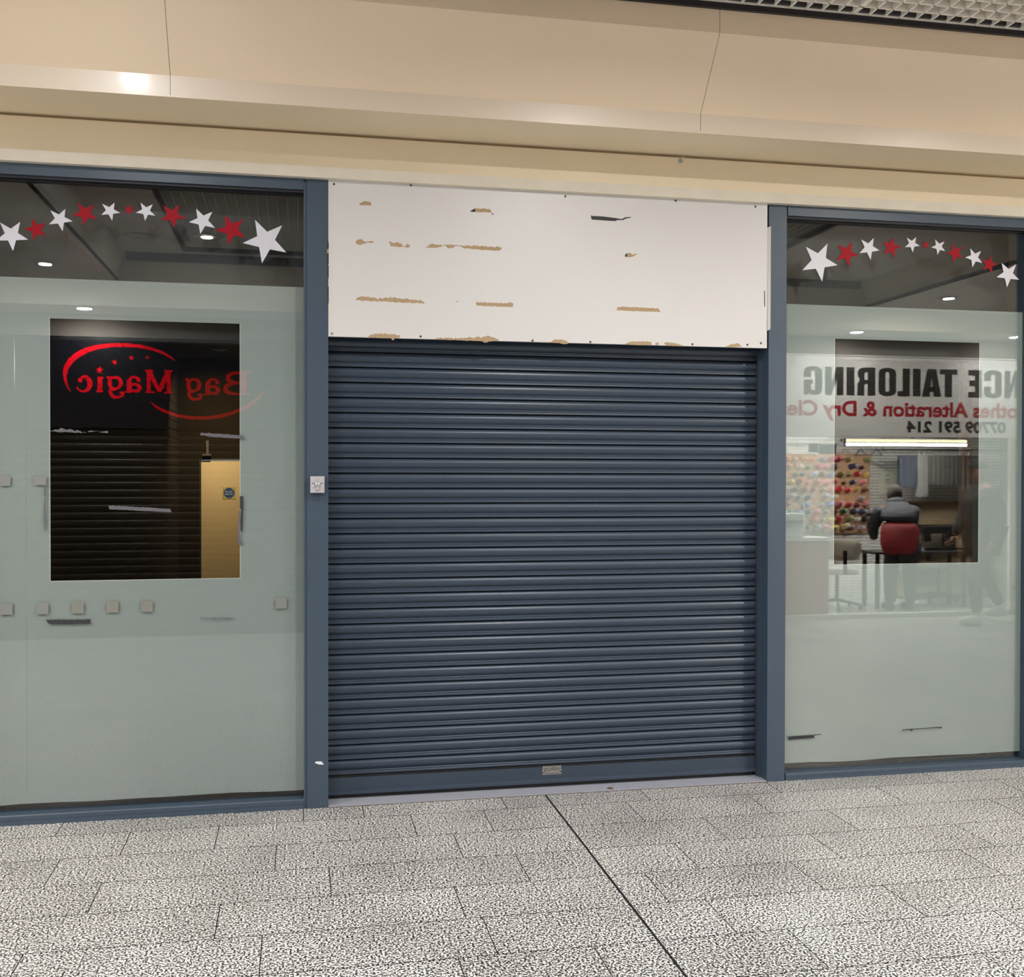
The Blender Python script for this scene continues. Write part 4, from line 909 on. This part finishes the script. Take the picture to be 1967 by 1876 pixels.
# boxes shelf behind the table right side
shf = thing('storage_shelf', 'brown shelf of card boxes at the right end of the tailor shop', 'shelf', (8.5, SB, 0))
MB().box(7.75, 9.2, SB, SB+.02, 0, 1.28).build('back_panel', mat('card_brown', (.30, .23, .14), .8, noise=.1), shf)
for z_ in (.02, .35, .66, .97, 1.26): MB().box(7.75, 9.2, SB, SB+.12, z_, z_+.02).build('shelf_board', mat('card_brown2', (.22, .16, .09), .8), shf)

# ------------------------------------------------------------------ people
SKIN = mat('skin', (.42, .22, .14), .55)
def skinmesh(name, nodes, edges, m, parent, sub=2):
    me = bpy.data.meshes.new(name); me.from_pydata([n_[:3] for n_ in nodes], edges, [])
    o = bpy.data.objects.new(name, me); COL.objects.link(o)
    md = o.modifiers.new('skin', 'SKIN'); md.use_smooth_shade = True
    if not me.skin_vertices: me.skin_vertices.new()
    for i, n_ in enumerate(nodes):
        r = n_[3]; me.skin_vertices[0].data[i].radius = r if isinstance(r, (tuple, list)) else (r, r)
    me.skin_vertices[0].data[0].use_root = True
    md = o.modifiers.new('sub', 'SUBSURF'); md.levels = sub; md.render_levels = sub
    me.materials.append(m)
    if parent: o.parent = parent; o.matrix_parent_inverse = parent.matrix_world.inverted() if False else Matrix.Translation(-parent.location)
    return o
def ellipsoid(mb, c, rx, ry, rz_, n=16, m=10, cut=None):
    v = []; fs = []
    for j in range(m+1):
        t = math.pi*j/m
        for i in range(n): v.append((c[0]+rx*math.sin(t)*math.cos(2*math.pi*i/n), c[1]+ry*math.sin(t)*math.sin(2*math.pi*i/n), c[2]+rz_*math.cos(t)))
    for j in range(m): fs += [(j*n+i, j*n+(i+1) % n, (j+1)*n+(i+1) % n, (j+1)*n+i) for i in range(n)]
    return mb.add(v, fs)
def hand(p, d, m, parent, side=1):
    # palm, four fingers and a thumb, gently curled; d = direction the fingers point
    p = Vector(p); d = Vector(d).normalized(); a_ = Vector((0, 1, 0)); a_ = (a_-d*a_.dot(d)).normalized(); up = d.cross(a_)
    nodes = [(*p, .026), (*(p+d*.05), (.034, .018))]; edges = [(0, 1)]
    h = skinmesh('hand', nodes+[(*(p+d*.085), (.036, .014))], [(0, 1), (1, 2)], m, parent, 1)
    for k, (o_, L_) in enumerate(((-.026, .065), (-.009, .075), (.009, .07), (.026, .055))):
        b0 = p+d*.08+a_*o_; skinmesh('finger', [(*b0, .009), (*(b0+d*L_*.5+up*.01*side), .0085), (*(b0+d*L_*.85+up*.03*side), .007)], [(0, 1), (1, 2)], m, h, 1)
        h.children[-1].matrix_parent_inverse = Matrix.Translation(-h.location); h.children[-1].matrix_parent_inverse = h.matrix_parent_inverse.copy() if False else Matrix()
    b0 = p+d*.03+a_*.03; f_ = skinmesh('thumb', [(*b0, .011), (*(b0+d*.03+a_*.02), .010), (*(b0+d*.055+a_*.02+up*.015*side), .008)], [(0, 1), (1, 2)], m, h, 1); f_.matrix_parent_inverse = Matrix()
    return h
# walking man, seen from his left side in the right pane, facing -x
WX, WY = 7.31, -5.12
wm = thing('person', 'person in black cap, dark padded jacket and pale trainers, walking past the tailor shop', 'person', (0, 0, 0))
def W(x, y, z): return (WX+x, WY+y, z)
JK = mat('dark_padded_jacket', (.035, .042, .048), .6, noise=.3, nscale=10); TR = mat('dark_trousers', (.03, .03, .032), .8); SHO = mat('pale_trainer', (.62, .60, .57), .6)
N_ = [(*W(.02, 0, .98), (.14, .17)), (*W(0, 0, 1.12), (.14, .18)), (*W(-.01, 0, 1.30), (.14, .20)), (*W(-.01, 0, 1.44), (.11, .17)), (*W(-.02, 0, 1.53), .058), (*W(-.045, 0, 1.60), .062),
      (*W(.02, .10, .93), .10), (*W(-.16, .11, .52), .068), (*W(-.12, .11, .12), .048),
      (*W(.02, -.10, .93), .10), (*W(.10, -.10, .52), .068), (*W(.32, -.10, .18), .048),
      (*W(-.01, .20, 1.43), .07), (*W(.06, .25, 1.16), .052), (*W(-.04, .24, .93), .036),
      (*W(-.01, -.20, 1.43), .07), (*W(-.04, -.25, 1.16), .052), (*W(-.18, -.22, .95), .036)]
E_ = [(0, 1), (1, 2), (2, 3), (3, 4), (4, 5), (0, 6), (6, 7), (7, 8), (0, 9), (9, 10), (10, 11), (3, 12), (12, 13), (13, 14), (3, 15), (15, 16), (16, 17)]
skinmesh('body', [(*n_[:3], (n_[3][0]*.8, n_[3][1]*.8) if isinstance(n_[3], tuple) else n_[3]*.95) for n_ in N_], E_, SKIN, wm)
def shell(nodes, edges, grow, m, nm):
    return skinmesh(nm, [(*n_[:3], tuple(r+grow for r in (n_[3] if isinstance(n_[3], tuple) else (n_[3], n_[3])))) for n_ in nodes], edges, m, wm)
shell([N_[0], N_[1], N_[2], N_[3], N_[12], N_[13], N_[14], N_[15], N_[16], N_[17]], [(0, 1), (1, 2), (2, 3), (3, 4), (4, 5), (5, 6), (3, 7), (7, 8), (8, 9)], .022, JK, 'jacket')
shell([N_[0], N_[6], N_[7], N_[8], N_[9], N_[10], N_[11]], [(0, 1), (1, 2), (2, 3), (0, 4), (4, 5), (5, 6)], .014, TR, 'trousers')
hm = MB(); ellipsoid(hm, W(-.05, 0, 1.655), .095, .076, .118); hd = hm.build('head', SKIN, wm, True)
MB().prism_x([(WY-.014, 1.66), (WY+.014, 1.66), (WY+.018, 1.625), (WY-.018, 1.625)], WX-.172, WX-.13).build('nose', SKIN, hd, True)
MB().box(WX-.142, WX-.125, WY-.024, WY+.024, 1.596, 1.604).build('mouth', mat('lips', (.35, .12, .10), .5), hd)
for s_ in (-1, 1):
    mm = MB(); ellipsoid(mm, W(-.132, s_*.03, 1.665), .010, .013, .007, 10, 6); mm.build('eye', mat('eye_dark', (.05, .04, .04), .2), hd, True)
    mm = MB(); ellipsoid(mm, W(-.035, s_*.077, 1.65), .022, .008, .032, 10, 6); mm.build('ear', SKIN, hd, True)
cp = MB(); v = []
ellipsoid(cp, W(-.045, 0, 1.70), .106, .088, .095); cp.v = [(x, y, max(z, 1.695)) for x, y, z in cp.v]
cp.build('cap', mat('black_cap', (.02, .02, .022), .7), wm, True)
MB().prism_x([(WY-.07, 1.70), (WY+.07, 1.70), (WY+.06, 1.712), (WY-.06, 1.712)], WX-.22, WX-.12).build('cap_peak', mat('black_cap', (.02, .02, .022), .7), wm, bevel=.004)
for (dx, dy, dz) in ((-.12, .11, .045), (.34, -.10, .10)):
    mm = MB(); ellipsoid(mm, W(dx-.07, dy, dz+.005), .15, .05, .055); mm.v = [(x, y, max(z, dz-.04)) for x, y, z in mm.v]; mm.build('trainer', SHO, wm, True)
def hand2(p, d, parent):
    p = Vector(p); d = Vector(d).normalized(); a_ = Vector((1, 0, 0)); a_ = (a_-d*a_.dot(d)).normalized(); up = d.cross(a_)
    nodes = [(*p, .024), (*(p+d*.045), (.032, .017)), (*(p+d*.08), (.03, .013))]; edges = [(0, 1), (1, 2)]
    skinmesh('palm', nodes, edges, SKIN, parent, 1)
    for o_, L_ in ((-.027, .06), (-.009, .072), (.009, .068), (.027, .054)):
        b0 = p+d*.075+a_*o_; skinmesh('finger', [(*b0, .009), (*(b0+d*L_*.5+up*.008), .0085), (*(b0+d*L_*.85+up*.028), .007)], [(0, 1), (1, 2)], SKIN, parent, 1)
    b0 = p+d*.025+a_*.026; skinmesh('thumb', [(*b0, .011), (*(b0+d*.03+a_*.018), .010), (*(b0+d*.055+a_*.018+up*.012), .008)], [(0, 1), (1, 2)], SKIN, parent, 1)
hand2(W(-.045, .24, .925), (-.2, 0, -1), wm); hand2(W(-.185, -.22, .945), (-.6, 0, -.8), wm)
def loft(rings, m, nm, parent, n=20):
    v = []; fs = []
    for x, y, z, rx, ry in rings:
        for i in range(n): v.append((x+rx*math.cos(2*math.pi*i/n), y+ry*math.sin(2*math.pi*i/n), z))
    for k in range(len(rings)-1): fs += [(k*n+i, k*n+(i+1) % n, (k+1)*n+(i+1) % n, (k+1)*n+i) for i in range(n)]
    fs += [tuple(range(n)), tuple(range((len(rings)-1)*n, len(rings)*n))]
    mb = MB(); mb.add(v, fs); o = mb.build(nm, m, parent, True)
    md = o.modifiers.new('sub', 'SUBSURF'); md.levels = 1; md.render_levels = 1
    return o
def sleeve(pts, rs, m, parent):
    return MB().tube(pts, rs, 12).build('sleeve', m, parent, True)
loft([(*W(.02, 0, .84), .135, .19), (*W(.02, 0, .95), .16, .21), (*W(.0, 0, 1.1), .155, .205), (*W(-.01, 0, 1.28), .16, .22), (*W(-.01, 0, 1.42), .13, .215), (*W(-.02, 0, 1.50), .085, .10), (*W(-.025, 0, 1.55), .07, .075)], JK, 'padded_jacket', wm)
# tailor bending over the table, seen from behind (facing away from the mall)
p = rv(1728, 1000, 6.45); TX, TY = p.x, RY(6.42)
tm_ = thing('person', 'person in black hooded jacket with red padded back bending over the sewing table', 'person', (0, 0, 0))
def T(x, y, z): return (TX+x, TY+y, z)
N2 = [(*T(-.03, .04, .74), (.17, .14)), (*T(-.03, .02, .90), (.17, .13)), (*T(0, -.06, 1.08), (.19, .14)), (*T(.04, -.17, 1.22), (.19, .12)), (*T(.07, -.25, 1.28), .06), (*T(.09, -.30, 1.33), .06),
      (*T(-.12, .02, .70), .10), (*T(-.14, .0, .40), .072), (*T(-.14, .02, .08), .05), (*T(.10, .02, .70), .10), (*T(.12, 0, .40), .072), (*T(.12, .02, .08), .05),
      (*T(-.16, -.17, 1.20), .07), (*T(-.20, -.30, 1.0), .05), (*T(-.10, -.44, .86), .036), (*T(.24, -.17, 1.20), .07), (*T(.33, -.30, 1.0), .05), (*T(.32, -.46, .84), .036)]
wm = tm_
E2 = E_
skinmesh('body', [(*n_[:3], (n_[3][0]*.72, n_[3][1]*.72) if isinstance(n_[3], tuple) else n_[3]*.9) for n_ in N2], E2, SKIN, tm_)
RV = mat('red_padded_vest', (.26, .012, .016), .6, noise=.25, nscale=6); NV = mat('dark_navy_jacket', (.022, .027, .040), .6, noise=.2)
loft([(*T(-.04, .05, .66), .19, .15), (*T(-.04, .05, .74), .235, .175), (*T(-.03, .03, .86), .245, .18), (*T(-.01, .0, .98), .235, .17), (*T(.0, -.04, 1.08), .215, .15)], RV, 'red_vest', tm_)
loft([(*T(.0, -.04, 1.05), .232, .165), (*T(.01, -.08, 1.13), .245, .165), (*T(.03, -.14, 1.22), .225, .14), (*T(.06, -.20, 1.30), .13, .10), (*T(.08, -.24, 1.34), .075, .07)], NV, 'jacket', tm_)
for n3 in ((N2[12], N2[13], N2[14]), (N2[15], N2[16], N2[17])):
    q_ = [Vector(k_[:3]) for k_ in n3]; sleeve([q_[0]+(q_[0]-q_[1])*.12, q_[0], (q_[0]+q_[1])/2, q_[1], (q_[1]+q_[2])/2, q_[2]], [.05, .095, .088, .075, .066, .05], NV, tm_)
shell([(*T(0, .02, .72), (.15, .12)), N2[6], N2[7], N2[8], N2[9], N2[10], N2[11]], [(0, 1), (1, 2), (2, 3), (0, 4), (4, 5), (5, 6)], .014, TR, 'trousers')
mm = MB(); ellipsoid(mm, T(.10, -.33, 1.38), .080, .095, .11); hd = mm.build('head', SKIN, tm_, True)
mm = MB(); ellipsoid(mm, T(.09, -.29, 1.40), .092, .098, .112); mm.build('hair', mat('dark_hair', (.03, .02, .015), .8), tm_, True)
mm = MB(); ellipsoid(mm, T(.06, -.20, 1.29), .13, .08, .07); mm.build('hood', NV, tm_, True)
hand2(T(-.10, -.445, .855), (.3, -.9, -.3), tm_); hand2(T(.32, -.465, .835), (-.3, -.9, -.3), tm_)
for dx in (-.14, .12):
    mm = MB(); ellipsoid(mm, T(dx, -.04, .05), .05, .14, .055); mm.v = [(x, y, max(z, .012)) for x, y, z in mm.v]; mm.build('shoe', BLACK, tm_, True)
